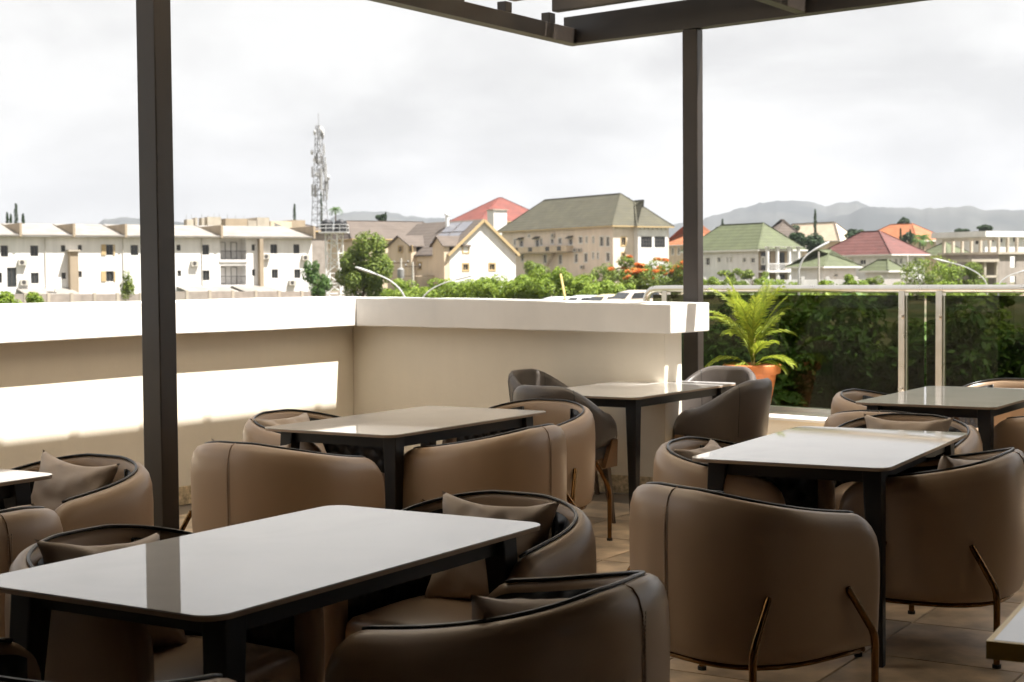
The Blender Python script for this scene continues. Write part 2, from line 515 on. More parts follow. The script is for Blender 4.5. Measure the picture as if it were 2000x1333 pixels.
strip_wall('skirting', lw, M['terrazzo'], 0.012, -0.02, 0.001, 0.12, 0.001, 0.12, 'left', 13, bevel=0.003)
bw = empty('parapet_wall', (0, 0, 0))
tag(bw, 'shaded cream parapet wall with thick white coping at the back corner', 'wall')
strip_wall('wall_body', bw, M['cream'], 0.0, -0.24, -0.02, 1.114, -0.02, 1.088, 'back', 2.49)
strip_wall('coping', bw, M['coping'], 0.13, -0.42, 1.108, 1.317, 1.081, 1.272, 'back', 2.60, wob=0.006)
strip_wall('skirting', bw, M['terrazzo'], 0.012, -0.02, 0.001, 0.12, 0.001, 0.12, 'back', 2.485, bevel=0.003)

# floor: a grout bed carrying the tiles one by one
RW = Vector((0.712, -0.702)).normalized()                  # direction of the glass railing
RN = Vector((-RW.y, RW.x)) * -1                            # towards the terrace
R0 = Vector((1.70, 13.40))
far_r = R0 + RW * 9
fl = MB()
p_ll = WC - WL * 13
fl.prism([(p_ll.x, p_ll.y), (p_ll.x + 1.0, -4.2), (far_r.x, -4.2), (far_r.x, far_r.y), (R0.x - 0.9, R0.y + 0.9), (WC.x, WC.y + 0.2)], -0.35, -0.006)
floor = fl.build('floor', M['grout'])
tag(floor, kind='structure')
tile_me = MB()
hs = 0.297
tile_me.hexa([(-hs, -hs, -0.0055), (hs, -hs, -0.0055), (hs, hs, -0.0055), (-hs, hs, -0.0055), (-hs + .002, -hs + .002, 0), (hs - .002, -hs + .002, 0), (hs - .002, hs - .002, 0), (-hs + .002, hs - .002, 0)])
tile_data = tile_me.mesh('tile', M['tile'])
TD, TV = U.copy(), V.copy()
cnt = 0
for i in range(-16, 24):
    for j in range(-12, 16):
        c = TD * (0.6 * i + 0.12) + TV * (0.6 * j + 0.05 + (0.3 if False else 0.0)) + Vector((0, 5.5))
        if (c - WC).dot(NL) < 0.12 or (c - WC).dot(NB) < 0.12 and (c - WC).dot(WB) < 2.6: continue
        if (c - R0).dot(RN) < 0.1: continue
        if c.y < 1.6 or c.x > 4.6 or c.y > 12: continue
        if abs(c.x) > 0.42 * c.y + 0.7: continue
        t = bpy.data.objects.new('tile', tile_data)
        COL.objects.link(t)
        t.parent = floor
        t.location = (c.x, c.y, random.uniform(-0.0006, 0.0006))
        t.rotation_euler = (0, 0, math.atan2(V.y, V.x))
        cnt += 1
print('tiles', cnt)

# ---- pergola
PZ = 3.14
PC = Vector((0.458, 11.35))
PL = -U36.copy()
PR = (Vector((2.56, 9.59)) - PC).normalized()
def v3(p, z): return (p.x, p.y, z)
pg = empty('pergola', v3(PC, 0))
tag(pg, 'dark brown steel pergola on posts over the dining terrace', 'pergola')
def pgl(p): return p - PC
def rbar(name, a, b, w, z0, z1, mat, parent=pg):
    mb = MB()
    d = (b - a).normalized(); nrm = Vector((-d.y, d.x)) * (w / 2)
    q = [pgl(a - nrm), pgl(b - nrm), pgl(b + nrm), pgl(a + nrm)]
    mb.prism([(p.x, p.y) for p in q], z0, z1)
    o = mb.build(name, mat, parent)
    md = o.modifiers.new('bevel', 'BEVEL'); md.width = 0.004; md.segments = 2
    return o
PRn = Vector((PR.y, -PR.x)); PRn = PRn if PRn.dot(PL) > 0 else -PRn     # towards us
PLn = Vector((PL.y, -PL.x)); PLn = PLn if PLn.dot(PR) > 0 else -PLn
rbar('beam', PC + PRn * 0.05, PC + PR * 11.5 + PRn * 0.05, 0.10, PZ, PZ + 0.20, M['steel'])
rbar('beam', PC + PL * 0.10 + PLn * 0.05, PC + PL * 14 + PLn * 0.05, 0.10, PZ - 0.0015, PZ + 0.108, M['steel'])
# purlins parallel to the right-hand beam, resting on the left-hand beam
k = 0
d = 0.42
while d < 13.5:
    a = PC + PL * d + PLn * 0.118
    rbar('purlin', a, a + PR * 11.3, 0.07, PZ + 0.180, PZ + 0.300, M['purlin'] if k % 2 else M['steel'])
    k += 1
    d += 0.55
# cross rafters hung below, parallel to the left-hand beam
for t in (1.95, 4.6, 7.4):
    a = PC + PR * t + PRn * 0.103
    rbar('rafter', a, a + PL * 13.0, 0.08, PZ + 0.004, PZ + 0.178, M['steel'])
for d0, d1, t0, t1, mt_, zo in ((0.46, 7.2, 0.12, 2.5, 'sheet', 0.0), (0.12, 1.8, 2.49, 10.6, 'sheet', 0.016), (1.75, 7.2, 2.45, 10.6, 'dark_sheet', 0.032), (7.15, 13.3, 0.12, 10.6, 'dark_sheet', 0.048), (-0.65, 0.2, 3.3, 10.6, 'dark_sheet', 0.064)):  # translucent areas set for fill light; last sheet: unseen overhang added to block sun
    rs = MB()
    q = [pgl(PC + PL * d0 + PR * t0), pgl(PC + PL * d1 + PR * t0), pgl(PC + PL * d1 + PR * t1), pgl(PC + PL * d0 + PR * t1)]
    rs.prism([(p.x, p.y) for p in q], PZ + 0.303 + zo, PZ + 0.317 + zo)
    rs.build('light_shaping_roof', M[mt_], pg)
d = 0.42
while d < 13.5:                                 # cleats carrying the purlin ends on the left-hand beam
    a = PC + PL * d + PLn * 0.028
    rbar('cleat', a, a + PLn * 0.07, 0.08, PZ + 0.109, PZ + 0.179, M['steel'])
    d += 0.55
def post(p, sv, su, z1, ang):
    mb = MB()
    u_ = Vector((math.sin(R(ang)), math.cos(R(ang)))); v_ = Vector((u_.y, -u_.x))
    q = [p - u_ * su / 2 - v_ * sv / 2, p - u_ * su / 2 + v_ * sv / 2, p + u_ * su / 2 + v_ * sv / 2, p + u_ * su / 2 - v_ * sv / 2]
    mb.prism([(pgl(x).x, pgl(x).y) for x in q], 0.0, z1)
    o = mb.build('post', M['steel'], pg)
    md = o.modifiers.new('bevel', 'BEVEL'); md.width = 0.006; md.segments = 2
    mb = MB()
    q = [p - u_ * (su / 2 + .06) - v_ * (sv / 2 + .06), p - u_ * (su / 2 + .06) + v_ * (sv / 2 + .06), p + u_ * (su / 2 + .06) + v_ * (sv / 2 + .06), p + u_ * (su / 2 + .06) - v_ * (sv / 2 + .06)]
    mb.prism([(pgl(x).x, pgl(x).y) for x in q], 0.0005, 0.012)
    mb.build('base_plate', M['steel'], pg)
    return o
post(Vector((1.255, 10.617)), 0.114, 0.090, PZ - 0.001, 33)
post(Vector((-1.80, 7.83)), 0.130, 0.118, PZ - 0.002, 33)
post(Vector((4.7, 7.85)), 0.12, 0.1, PZ - 0.001, 33)
post(PC + PL * 10.5, 0.14, 0.13, PZ - 0.002, 33)

# ---- the building behind; unseen left and right walls are added to cut light
hb = empty('restaurant_building', (0, -4.2, 0))
tag(hb, 'restaurant building wall behind the terrace', 'building')
mb = MB(); mb.box(-14, 9.0, -0.3, 0, 0, 4.4); mb.build('rear_wall', M['dark_clad'], hb)
mb = MB(); mb.box(-5.1, -4.8, 0.02, 8.4, 0, 4.4); mb.build('left_light_blocker', M['dark_clad'], hb)  # unseen wall added to block light from the rear left
mb = MB(); mb.box(8.0, 8.3, 0.02, 11.3, 0, 4.4); mb.build('side_wall', M['dark_clad'], hb)  # unseen wall added to keep the right side dark
for i in range(5):
    mb = MB(); mb.box(-11 + i * 4, -8.2 + i * 4, 0.003, 0.05, 0.05, 2.6); mb.build('glass_door', M['pane'], hb)

# ---- kerb wall + glass railing
kb = empty('kerb_wall', (R0.x, R0.y, 0), math.atan2(RW.y, RW.x))       # local x along the railing, -y towards us
tag(kb, 'low cream kerb wall with white cap under the glass railing', 'wall')
mb = MB(); mb.box(-1.2, 8.5, -0.45, 0.10, 0.0, 0.285); o = mb.build('kerb_body', M['cream'], kb)
mb = MB(); mb.box(-1.2, 8.5, -0.48, 0.12, 0.286, 0.312); o = mb.build('kerb_cap', M['coping'], kb)
md = o.modifiers.new('bevel', 'BEVEL'); md.width = 0.006; md.segments = 2
rl = empty('glass_railing', (R0.x, R0.y, 0), math.atan2(RW.y, RW.x))
tag(rl, 'dark tinted glass railing with a round stainless steel handrail', 'railing')
mb = MB(); mb.box(-0.9, 8.4, -0.035, 0.035, 0.313, 0.352); mb.build('base_channel', M['white_metal'], rl)
mb = MB()
hp = [(-0.68, 0, 0.9), (-0.68, 0, 1.25), (-0.66, 0, 1.295), (-0.62, 0, 1.325), (-0.56, 0, 1.336), (-0.40, 0, 1.338)] + [(x * 0.5, 0, 1.338) for x in range(0, 18)]
mb.tube(hp, 0.031, 14); mb.build('handrail', M['stainless'], rl, True, 40)
for x0, x1 in ((-0.60, 1.894), (1.961, 2.108), (2.130, 2.216), (2.284, 4.5), (4.56, 6.9), (6.96, 8.2)):
    mb = MB(); mb.box(x0, x1, -0.005, 0.005, 0.345, 1.285); mb.build('glass_panel', M['glass'], rl)
for x in (-0.45, 1.927, 2.25, 4.53, 6.93):
    mb = MB(); mb.box(x - 0.029, x + 0.029, -0.03, 0.03, 0.354, 1.318); o = mb.build('rail_post', M['stainless'], rl)
    md = o.modifiers.new('bevel', 'BEVEL'); md.width = 0.004; md.segments = 2
    for zz in (0.55, 1.12):
        mb = MB(); mb.tube([(x, -0.05, zz), (x, -0.029, zz)], 0.018, 10); mb.build('glass_clamp', M['stainless'], rl)

# ---- potted palm on the kerb
pt = Vector((1.985, 12.70))
pp = empty('plant_pot', (pt.x, pt.y, 0.3125))
tag(pp, 'orange terracotta pot on the kerb beside the glass railing', 'pot')
mb = MB(); mb.lathe([(0.0, 0), (0.135, 0), (0.14, 0.01), (0.200, 0.32), (0.205, 0.325), (0.230, 0.33), (0.236, 0.34), (0.240, 0.395), (0.234, 0.405), (0.212, 0.405), (0.207, 0.39), (0.195, 0.34), (0.0, 0.34)], 36)
mb.build('pot_body', M['terracotta'], pp, True, 35)
mb = MB(); mb.lathe([(0, 0.342), (0.196, 0.342), (0.12, 0.358), (0.05, 0.365), (0.0, 0.365)], 20); mb.build('soil', M['soil'], pp, True)
pm = empty('potted_palm', (pt.x, pt.y, 0.665))
tag(pm, 'small feathery palm with yellow-green fronds growing in the terracotta pot', 'palm')
mb = MB(); mb.tube([(0, 0, -0.02), (0.012, 0, 0.10), (0.02, 0.01, 0.22), (0.02, 0.0, 0.30)], [0.016, 0.013, 0.010, 0.006], 8); mb.build('stem', M['bamboo'], pm, True)
rnd = random.Random(3)
def frond(mb_r, mb_l, base, az, elev, length, droop, nl=24, ll=0.17):
    pts = []
    p = Vector(base); e = elev
    n = 12
    for i in range(n + 1):
        pts.append(p.copy())
        dv = Vector((math.cos(az) * math.cos(e), math.sin(az) * math.cos(e), math.sin(e)))
        p = p + dv * (length / n)
        e -= droop / n
    mb_r.tube(pts, [0.006 * (1 - 0.8 * i / n) + 0.001 for i in range(n + 1)], 5)
    side = Vector((-math.sin(az), math.cos(az), 0))
    for i in range(nl):
        f = 0.22 + 0.78 * i / (nl - 1)
        j = min(int(f * n), n - 1)
        q = pts[j].lerp(pts[j + 1], f * n - j)
        tdir = (pts[j + 1] - pts[j]).normalized()
        l_ = ll * (math.sin(math.pi * min(1, 0.12 + f * 0.80)) ** 0.6) * rnd.uniform(0.85, 1.1)
        for sg in (-1, 1):
            dv = (side * sg * 0.85 + tdir * (0.75 + 0.5 * f) + Vector((0, 0, 0.12))).normalized()
            w = tdir * 0.0075
            m_ = q + dv * l_ * 0.55
            tip = q + dv * l_ + Vector((0, 0, -0.25 * l_))
            up = Vector((0, 0, 0.003))
            mb_l.poly([q - w, q + w, m_ + w * 0.8 + up, m_ - w * 0.8 + up])
            mb_l.poly([m_ - w * 0.8 + up, m_ + w * 0.8 + up, tip])
FR = [(-0.2, 1.25, 0.62, 0.9), (0.9, 1.35, 0.58, 0.8), (2.6, 1.2, 0.62, 1.2), (3.4, 1.0, 0.60, 1.5), (4.2, 1.1, 0.56, 1.3), (5.1, 0.9, 0.50, 1.6), (0.2, 0.75, 0.50, 1.7), (2.1, 0.7, 0.48, 1.7), (3.1, 0.5, 0.50, 1.8), (5.8, 0.55, 0.50, 1.8), (1.5, 1.0, 0.5, 1.2), (3.7, 0.25, 0.36, 1.6), (6.1, 0.3, 0.34, 1.6), (2.9, 1.42, 0.66, 0.5), (0.4, 1.15, 0.60, 1.1), (3.9, 1.25, 0.64, 0.9), (4.7, 1.3, 0.62, 0.9), (5.5, 1.2, 0.58, 1.0), (1.1, 0.8, 0.5, 1.5), (2.4, 1.0, 0.55, 1.5)]
for az, el, ln, dr in FR:
    a_, b_ = MB(), MB()
    frond(a_, b_, (0.012 * math.cos(az), 0.012 * math.sin(az), rnd.uniform(0.02, 0.22) if el > 0.6 else 0.03), az + rnd.uniform(-.1, .1), min(1.45, el + 0.22), ln * (0.95 if el > 0.95 else 0.72), dr * 0.8)
    fo = a_.build('frond', M['leaf_palm'], pm, True)
    b_.build('leaflets', M['leaf_palm'], fo)

# ================================================================== FURNITURE
def plan_curve(a, b, n_exp, front, N):
    raw = []
    K = 90
    for i in range(K + 1):
        ph = -math.pi / 2 + math.pi * i / K
        sx, cx = math.sin(ph), math.cos(ph)
        raw.append(Vector((math.copysign(abs(sx) ** (2 / n_exp), sx) * a, -abs(cx) ** (2 / n_exp) * b)))
    fr = 12
    left = [Vector((-a + 0.012 * (i / fr), front * i / fr)) for i in range(fr, 0, -1)]
    right = [Vector((a - 0.012 * (i / fr), front * i / fr)) for i in range(1, fr + 1)]
    raw = left + raw + right
    acc = [0]
    for i in range(1, len(raw)): acc.append(acc[-1] + (raw[i] - raw[i - 1]).length)
    tot = acc[-1]
    pts, j = [], 0
    for i in range(N + 1):
        t = tot * i / N
        while j < len(acc) - 2 and acc[j + 1] < t: j += 1
        f = (t - acc[j]) / max(1e-9, acc[j + 1] - acc[j])
        pts.append(raw[j].lerp(raw[j + 1], f))
    nor = []
    for i in range(N + 1):
        t = pts[min(i + 1, N)] - pts[max(i - 1, 0)]
        nor.append(Vector((t.y, -t.x)).normalized())
    # outward: should point away from (0, 0.05)
    nor = [n if n.dot(p - Vector((0, 0.15))) > 0 else -n for n, p in zip(nor, pts)]
    return pts, nor, tot
def sstep(a, b, x):
    t = max(0, min(1, (x - a) / (b - a)))
    return t * t * (3 - 2 * t)

class Tub:
    A, B, FRONT, N = 0.375, 0.362, 0.245, 64
    ZB = 0.215
    pts, nor, tot = plan_curve(0.375, 0.362, 2.5, 0.245, 64)
    @classmethod
    def ztop(c, i, adv=0.0):
        s = abs(i / c.N - 0.5) * c.tot
        half = c.tot / 2
        z = 0.765 - 0.10 * (0.35 * sstep(0.12, half - 0.02, s) + 0.65 * max(0, (s - 0.10) / (half - 0.10)))
        e = half - s + 0.034 - adv
        r = 0.115
        if e < r:
            z -= r * (1 - math.sqrt(max(0, 1 - ((r - e) / r) ** 2)))
        return z
    @classmethod
    def sec(c, i, k=1.0, adv=0.0):
        zt, zb = c.ztop(i, adv), c.ZB
        sec = [(-0.050, zb), (-0.024, zb + 0.012), (-0.008, zb + 0.06), (0.0, zb + 0.18), (0.002, zt - 0.13), (-0.002, zt - 0.065), (-0.012, zt - 0.028), (-0.027, zt - 0.008), (-0.044, zt), (-0.060, zt - 0.004), (-0.070, zt - 0.02), (-0.074, zt - 0.06), (-0.076, zt - 0.14), (-0.076, zb + 0.1), (-0.066, zb)]
        return [(-0.038 + (o + 0.038) * k, z) for o, z in sec]
    @classmethod
    def P(c, i, o, z):
        p = c.pts[i] + c.nor[i] * o
        return (p.x, p.y, z)

def chair_shell(C):
    mb = MB()
    rows = []
    # rounded left arm end
    def end_rows(i, sgn):
        out = []
        for q in (1.0, 0.9, 0.7, 0.4):
            kf = math.sqrt(max(0.0004, 1 - q * q))
            adv = 0.034 * q
            out.append([(x, y + adv, z) for (x, y, z) in [C.P(i, o, z) for o, z in C.sec(i, kf, adv)]])
        return out
    rows += end_rows(0, -1)
    for i in range(C.N + 1):
        rows.append([C.P(i, o, z) for o, z in C.sec(i)])
    rows += end_rows(C.N, 1)[::-1]
    b0 = mb.grid(rows, closed=True, flip=False)
    m = len(rows[0])
    mb.f.append([b0 + k for k in range(m)][::-1])
    e = b0 + (len(rows) - 1) * m
    mb.f.append([e + k for k in range(m)])
    return mb

def recalc(o):
    bm = bmesh.new(); bm.from_mesh(o.data); bmesh.ops.recalc_face_normals(bm, faces=bm.faces); bm.to_mesh(o.data); bm.free()
    return o

def make_tub_chair():
    C = Tub
    root = empty('tub_chair')
    shell = recalc(chair_shell(C).build('shell', M['leather'], root, True, 60))
    mb = MB()
    mb.tube([Vector(C.P(i, -0.060, C.ztop(i) + 0.002)) for i in range(2, C.N - 1)], 0.0052, 7)
    mb.build('piping', M['piping'], shell, True)
    mb = MB(); c = C.N // 2
    zt = C.ztop(c)
    mb.tube([C.P(c, o, z) for o, z in ((-0.022, 0.24), (0.0015, 0.40), (0.0035, 0.55), (0.0035, zt - 0.12), (-0.001, zt - 0.063), (-0.011, zt - 0.027), (-0.026, zt - 0.007), (-0.05, zt + 0.001))], 0.0022, 6)
    mb.build('back_seam', M['seam'], shell, True)
    mb = MB()
    for sx in (-0.007, 0.007):
        for k in range(46):
            z = 0.26 + k * 0.0098
            p = C.P(c, 0.003, z)
            mb.box(p[0] + sx - 0.0012, p[0] + sx + 0.0012, p[1] - 0.0012, p[1] + 0.001, z, z + 0.006)
    mb.build('stitching', M['pillow'], shell)
    # quilted inner arm panels
    for sg in (-1, 1):
        mb = MB(); rows = []
        nu, nv = 54, 34
        i0, i1 = (1, 25) if sg < 0 else (C.N - 1, C.N - 25)
        for a in range(nu + 1):
            f = i0 + (i1 - i0) * a / nu
            j = int(min(max(math.floor(f), 0), C.N - 1)); fr = f - j
            row = []
            for b in range(nv + 1):
                g = b / nv
                zt = (C.ztop(j) * (1 - fr) + C.ztop(min(j + 1, C.N)) * fr) - 0.028
                z = 0.40 + (zt - 0.40) * g
                s = a / nu * 0.50
                h = z
                pa, pb = (s + h * 0.8) / 0.075 , (s - h * 0.8) / 0.075
                qv = abs(math.sin(math.pi * pa)) * abs(math.sin(math.pi * pb))
                edge = min(1, min(a, nu - a) / 3.0, min(b, nv - b) / 2.5)
                o = -0.0775 - (0.012 * qv ** 0.5 + 0.002) * edge
                p0, p1 = Vector(C.P(j, o, z)), Vector(C.P(min(j + 1, C.N), o, z))
                row.append(p0.lerp(p1, fr))
            rows.append(row)
        mb.grid(rows, flip=(sg > 0))
        mb.build('quilted_panel', M['black_leather'], root, True)
        mb = MB()
        ie = 25 if sg < 0 else C.N - 25
        mb.tube([C.P(ie, -0.083, 0.42 + (C.ztop(ie) - 0.45) * k / 6) for k in range(7)], 0.005, 6)
        mb.build('panel_piping', M['piping'], root, True)
    # seat cushion
    inner = [C.pts[i] + C.nor[i] * -0.085 for i in range(0, C.N + 1, 2)]
    fl_, fr_ = inner[0], inner[-1]
    front = [fr_.lerp(fl_, t) + Vector((0, 0.03 * math.sin(math.pi * t))) for t in (0.12, 0.3, 0.5, 0.7, 0.88)]
    ring = inner + front
    cen = Vector((0, -0.02))
    mb = MB(); rows = []
    for z, k in ((0.27, 0.96), (0.285, 1.0), (0.40, 1.0), (0.425, 0.985), (0.442, 0.94), (0.452, 0.82), (0.458, 0.55), (0.460, 0.1)):
        rows.append([(cen.x + (p.x - cen.x) * k, cen.y + (p.y - cen.y) * k, z) for p in ring])
    b0 = mb.grid(rows, closed=True)
    n = len(ring)
    mb.f.append([b0 + k for k in range(n)][::-1]); e = b0 + (len(rows) - 1) * n; mb.f.append([e + k for k in range(n)])
    recalc(mb.build('seat_cushion', M['leather'], root, True, 50))
    # brass base ring and legs
    mb = MB()
    rp = [C.P(i, -0.055, 0.205) for i in range(0, C.N + 1, 3)]
    rp = rp + [rp[0]] if False else rp
    mb.tube(rp, 0.009, 8)
    mb.tube([C.P(0, -0.055, 0.205), C.P(C.N, -0.055, 0.205)], 0.009, 8)
    mb.build('base_frame', M['brass'], root, True)
    for i, dv in ((6, Vector((-0.25, 0.97))), (C.N - 6, Vector((0.25, 0.97))), (18, Vector((-0.2, -0.98))), (C.N - 18, Vector((0.2, -0.98)))):
        p = C.pts[i]; nn = C.nor[i]
        tang = dv.normalized()
        a = p + nn * 0.006
        b = a + tang * 0.095 + nn * 0.010
        mb = MB()
        mb.tube([(a.x, a.y, 0.445), (a.x + tang.x * .004, a.y + tang.y * .004, 0.435), (b.x - tang.x * .012, b.y - tang.y * .012, 0.305), (b.x - tang.x * .003, b.y - tang.y * .003, 0.280), (b.x, b.y, 0.25), (b.x, b.y, 0.012)], [0.009, 0.0115, 0.0130, 0.0130, 0.0130, 0.012], 10)
        leg = mb.build('leg', M['brass'], root, True, 50)
        mb = MB(); mb.tube([(b.x, b.y, 0.0), (b.x, b.y, 0.014)], 0.016, 10); mb.build('foot', M['rubber'], leg)
    return root

class Dining:
    N = 52
    pts, nor, tot = plan_curve(0.27, 0.27, 2.3, 0.17, 52)
    @classmethod
    def ztop(c, i, adv=0.0):
        s = abs(i / c.N - 0.5) * c.tot
        half = c.tot / 2
        z = 0.835 - 0.175 * sstep(0.10, half - 0.06, s)
        e = half - s + 0.034 - adv
        r = 0.13
        if e < r: z -= r * (1 - math.sqrt(max(0, 1 - ((r - e) / r) ** 2)))
        return z
    @classmethod
    def sec(c, i, k=1.0, adv=0.0):
        zt = c.ztop(i, adv)
        s = abs(i / c.N - 0.5) * 2
        zb = 0.47 - 0.03 * (1 - s)
        lean = 0.035 * (1 - s)
        sec = [(-0.040, zb), (-0.02, zb + 0.01), (-0.006 + lean * .2, zb + 0.05), (0.0 + lean * 0.5, (zb + zt) / 2), (0.002 + lean, zt - 0.06), (-0.004 + lean, zt - 0.02), (-0.02 + lean, zt - 0.002), (-0.034 + lean, zt), (-0.048 + lean, zt - 0.008), (-0.056 + lean, zt - 0.03), (-0.058 + lean * .6, (zb + zt) / 2), (-0.056, zb + 0.04), (-0.05, zb)]
        return [(-0.03 + (o + 0.03) * k, z) for o, z in sec]
    P = Tub.__dict__['P']

def make_dining_chair():
    C = Dining
    root = empty('dining_chair')
    shell = recalc(chair_shell(C).build('shell', M['grey_leather'], root, True, 60))
    for i in (17, C.N - 17):
        mb = MB(); s = C.sec(i)
        mb.tube([C.P(i, o + 0.0005 if k < 7 else o, z) for k, (o, z) in enumerate(s[2:12])], 0.0022, 5)
        mb.build('seam', M['black_leather'], shell, True)
    ring = [C.pts[i] + C.nor[i] * -0.05 for i in range(0, C.N + 1, 2)]
    ring += [ring[-1].lerp(ring[0], t) + Vector((0, 0.09 * math.sin(math.pi * t) ** .5)) for t in (0.06, 0.2, 0.4, 0.6, 0.8, 0.94)]
    mb = MB(); rows = []
    for z, k in ((0.392, 0.98), (0.40, 1.0), (0.445, 1.0), (0.462, 0.97), (0.472, 0.85), (0.476, 0.5), (0.477, 0.1)):
        rows.append([(p.x * k, p.y * k, z) for p in ring])
    b0 = mb.grid(rows, closed=True); n = len(ring)
    mb.f.append([b0 + k for k in range(n)][::-1]); e = b0 + (len(rows) - 1) * n; mb.f.append([e + k for k in range(n)])
    recalc(mb.build('seat_cushion', M['grey_leather'], root, True, 50))
    # wooden frame under the seat with raised cheeks at the front
    mb = MB()
    rr = ring + [ring[0]]
    for k in range(len(ring)):
        a, b = ring[k], ring[(k + 1) % len(ring)]
        ai, bi = a * 0.90, b * 0.90
        mb.hexa([(ai.x, ai.y, 0.33), (a.x, a.y, 0.33), (b.x, b.y, 0.33), (bi.x, bi.y, 0.33), (ai.x, ai.y, 0.391), (a.x, a.y, 0.391), (b.x, b.y, 0.391), (bi.x, bi.y, 0.391)])
    frame = recalc(mb.build('seat_frame', M['wood'], root))
    for sx in (-1, 1):
        mb = MB()
        mb.hexa([(sx * 0.232 - .014, 0.06, 0.34), (sx * 0.232 + .014, 0.06, 0.34), (sx * 0.232 + .014, 0.20, 0.34), (sx * 0.232 - .014, 0.20, 0.34),
                 (sx * 0.245 - .014, 0.125, 0.50), (sx * 0.245 + .014, 0.125, 0.50), (sx * 0.245 + .014, 0.185, 0.50), (sx * 0.245 - .014, 0.185, 0.50)])
        mb.build('arm_support', M['wood'], root)
        for y0, y1 in ((0.155, 0.20), (-0.19, -0.25)):
            mb = MB()
            t, b = 0.020, 0.012
            x0, x1 = sx * 0.195, sx * 0.215
            mb.hexa([(x1 - b, y1 - b, 0), (x1 + b, y1 - b, 0), (x1 + b, y1 + b, 0), (x1 - b, y1 + b, 0), (x0 - t, y0 - t, 0.345), (x0 + t, y0 - t, 0.345), (x0 + t, y0 + t, 0.345), (x0 - t, y0 + t, 0.345)])
            mb.build('leg', M['dark_wood'], root)
    return root

def make_pillow(name, w, h, th, seed, mat):
    rn = random.Random(seed)
    N = 26
    off = Vector((seed * 3.7, seed * 1.3, 0))
    mb = MB()
    for sg in (1, -1):
        rows = []
        for i in range(N + 1):
            row = []
            for j in range(N + 1):
                a, b = -1 + 2 * i / N, -1 + 2 * j / N
                pinch = 1 - 0.17 * (1 - b * b) * abs(a) ** 3
                pinch2 = 1 - 0.20 * (1 - a * a) * abs(b) ** 3
                x, z = a * w / 2 * pinch, b * h / 2 * pinch2
                env = (max(0, 1 - a * a) * max(0, 1 - b * b)) ** 0.42
                wr = noise.noise(Vector((a * 2.2, b * 2.2, sg)) + off) * 0.16 + noise.noise(Vector((a * 5, b * 5, sg)) + off) * 0.07
                # folds running in from the corners
                fold = 0.30 * math.sin(8 * (abs(a) - abs(b)) + seed) * abs(a * b)
                y = sg * th / 2 * env * (1 + wr * 1.3 + fold)
                row.append((x, y, z))
            rows.append(row)
        mb.grid(rows, flip=(sg < 0))
    o = mb.build(name, mat, None, True)
    bm = bmesh.new(); bm.from_mesh(o.data); bmesh.ops.remove_doubles(bm, verts=bm.verts, dist=1e-5); bmesh.ops.recalc_face_normals(bm, faces=bm.faces); bm.to_mesh(o.data); bm.free()
    o.data.shade_smooth()
    return o

def rrect(w, h, r, n=8):
    pts = []
    for cx, cy, a0 in ((w / 2 - r, h / 2 - r, 0), (-w / 2 + r, h / 2 - r, 90), (-w / 2 + r, -h / 2 + r, 180), (w / 2 - r, -h / 2 + r, 270)):
        for k in range(n + 1):
            a = R(a0 + 90 * k / n)
            pts.append((cx + r * math.cos(a), cy + r * math.sin(a)))
    return pts
def make_table(Lx=1.40, Wy=0.78):
    root = empty('dining_table')       # local x along the long side
    mb = MB(); mb.prism(rrect(Lx, Wy, 0.06), 0.7465, 0.75); top = mb.build('table_top', M['table_top'], root, True, 40)
    mb = MB(); mb.prism(rrect(Lx - .002, Wy - .002, 0.059), 0.736, 0.7462); mb.build('edge_board', M['table_edge'], root, True, 40)
    lx, ly = Lx / 2 - 0.13, Wy / 2 - 0.085
    for sx in (-1, 1):
        for sy in (-1, 1):
            mb = MB(); t, b = 0.036, 0.021
            x0, y0, x1, y1 = sx * lx, sy * ly, sx * (lx + 0.055), sy * (ly + 0.035)
            mb.hexa([(x1 - b, y1 - b, 0), (x1 + b, y1 - b, 0), (x1 + b, y1 + b, 0), (x1 - b, y1 + b, 0), (x0 - t, y0 - t, 0.7355), (x0 + t, y0 - t, 0.7355), (x0 + t, y0 + t, 0.7355), (x0 - t, y0 + t, 0.7355)])
            o = mb.build('leg', M['table_frame'], root)
            md = o.modifiers.new('bevel', 'BEVEL'); md.width = 0.004; md.segments = 2
    for sy in (-1, 1):
        mb = MB(); mb.box(-lx + 0.035, lx - 0.035, sy * ly - 0.012, sy * ly + 0.012, 0.678, 0.7352); mb.build('apron', M['table_frame'], root)
    for sx in (-1, 1):
        mb = MB(); mb.box(sx * lx - 0.012, sx * lx + 0.012, -ly + 0.035, ly - 0.035, 0.678, 0.7352); mb.build('apron', M['table_frame'], root)
    return root

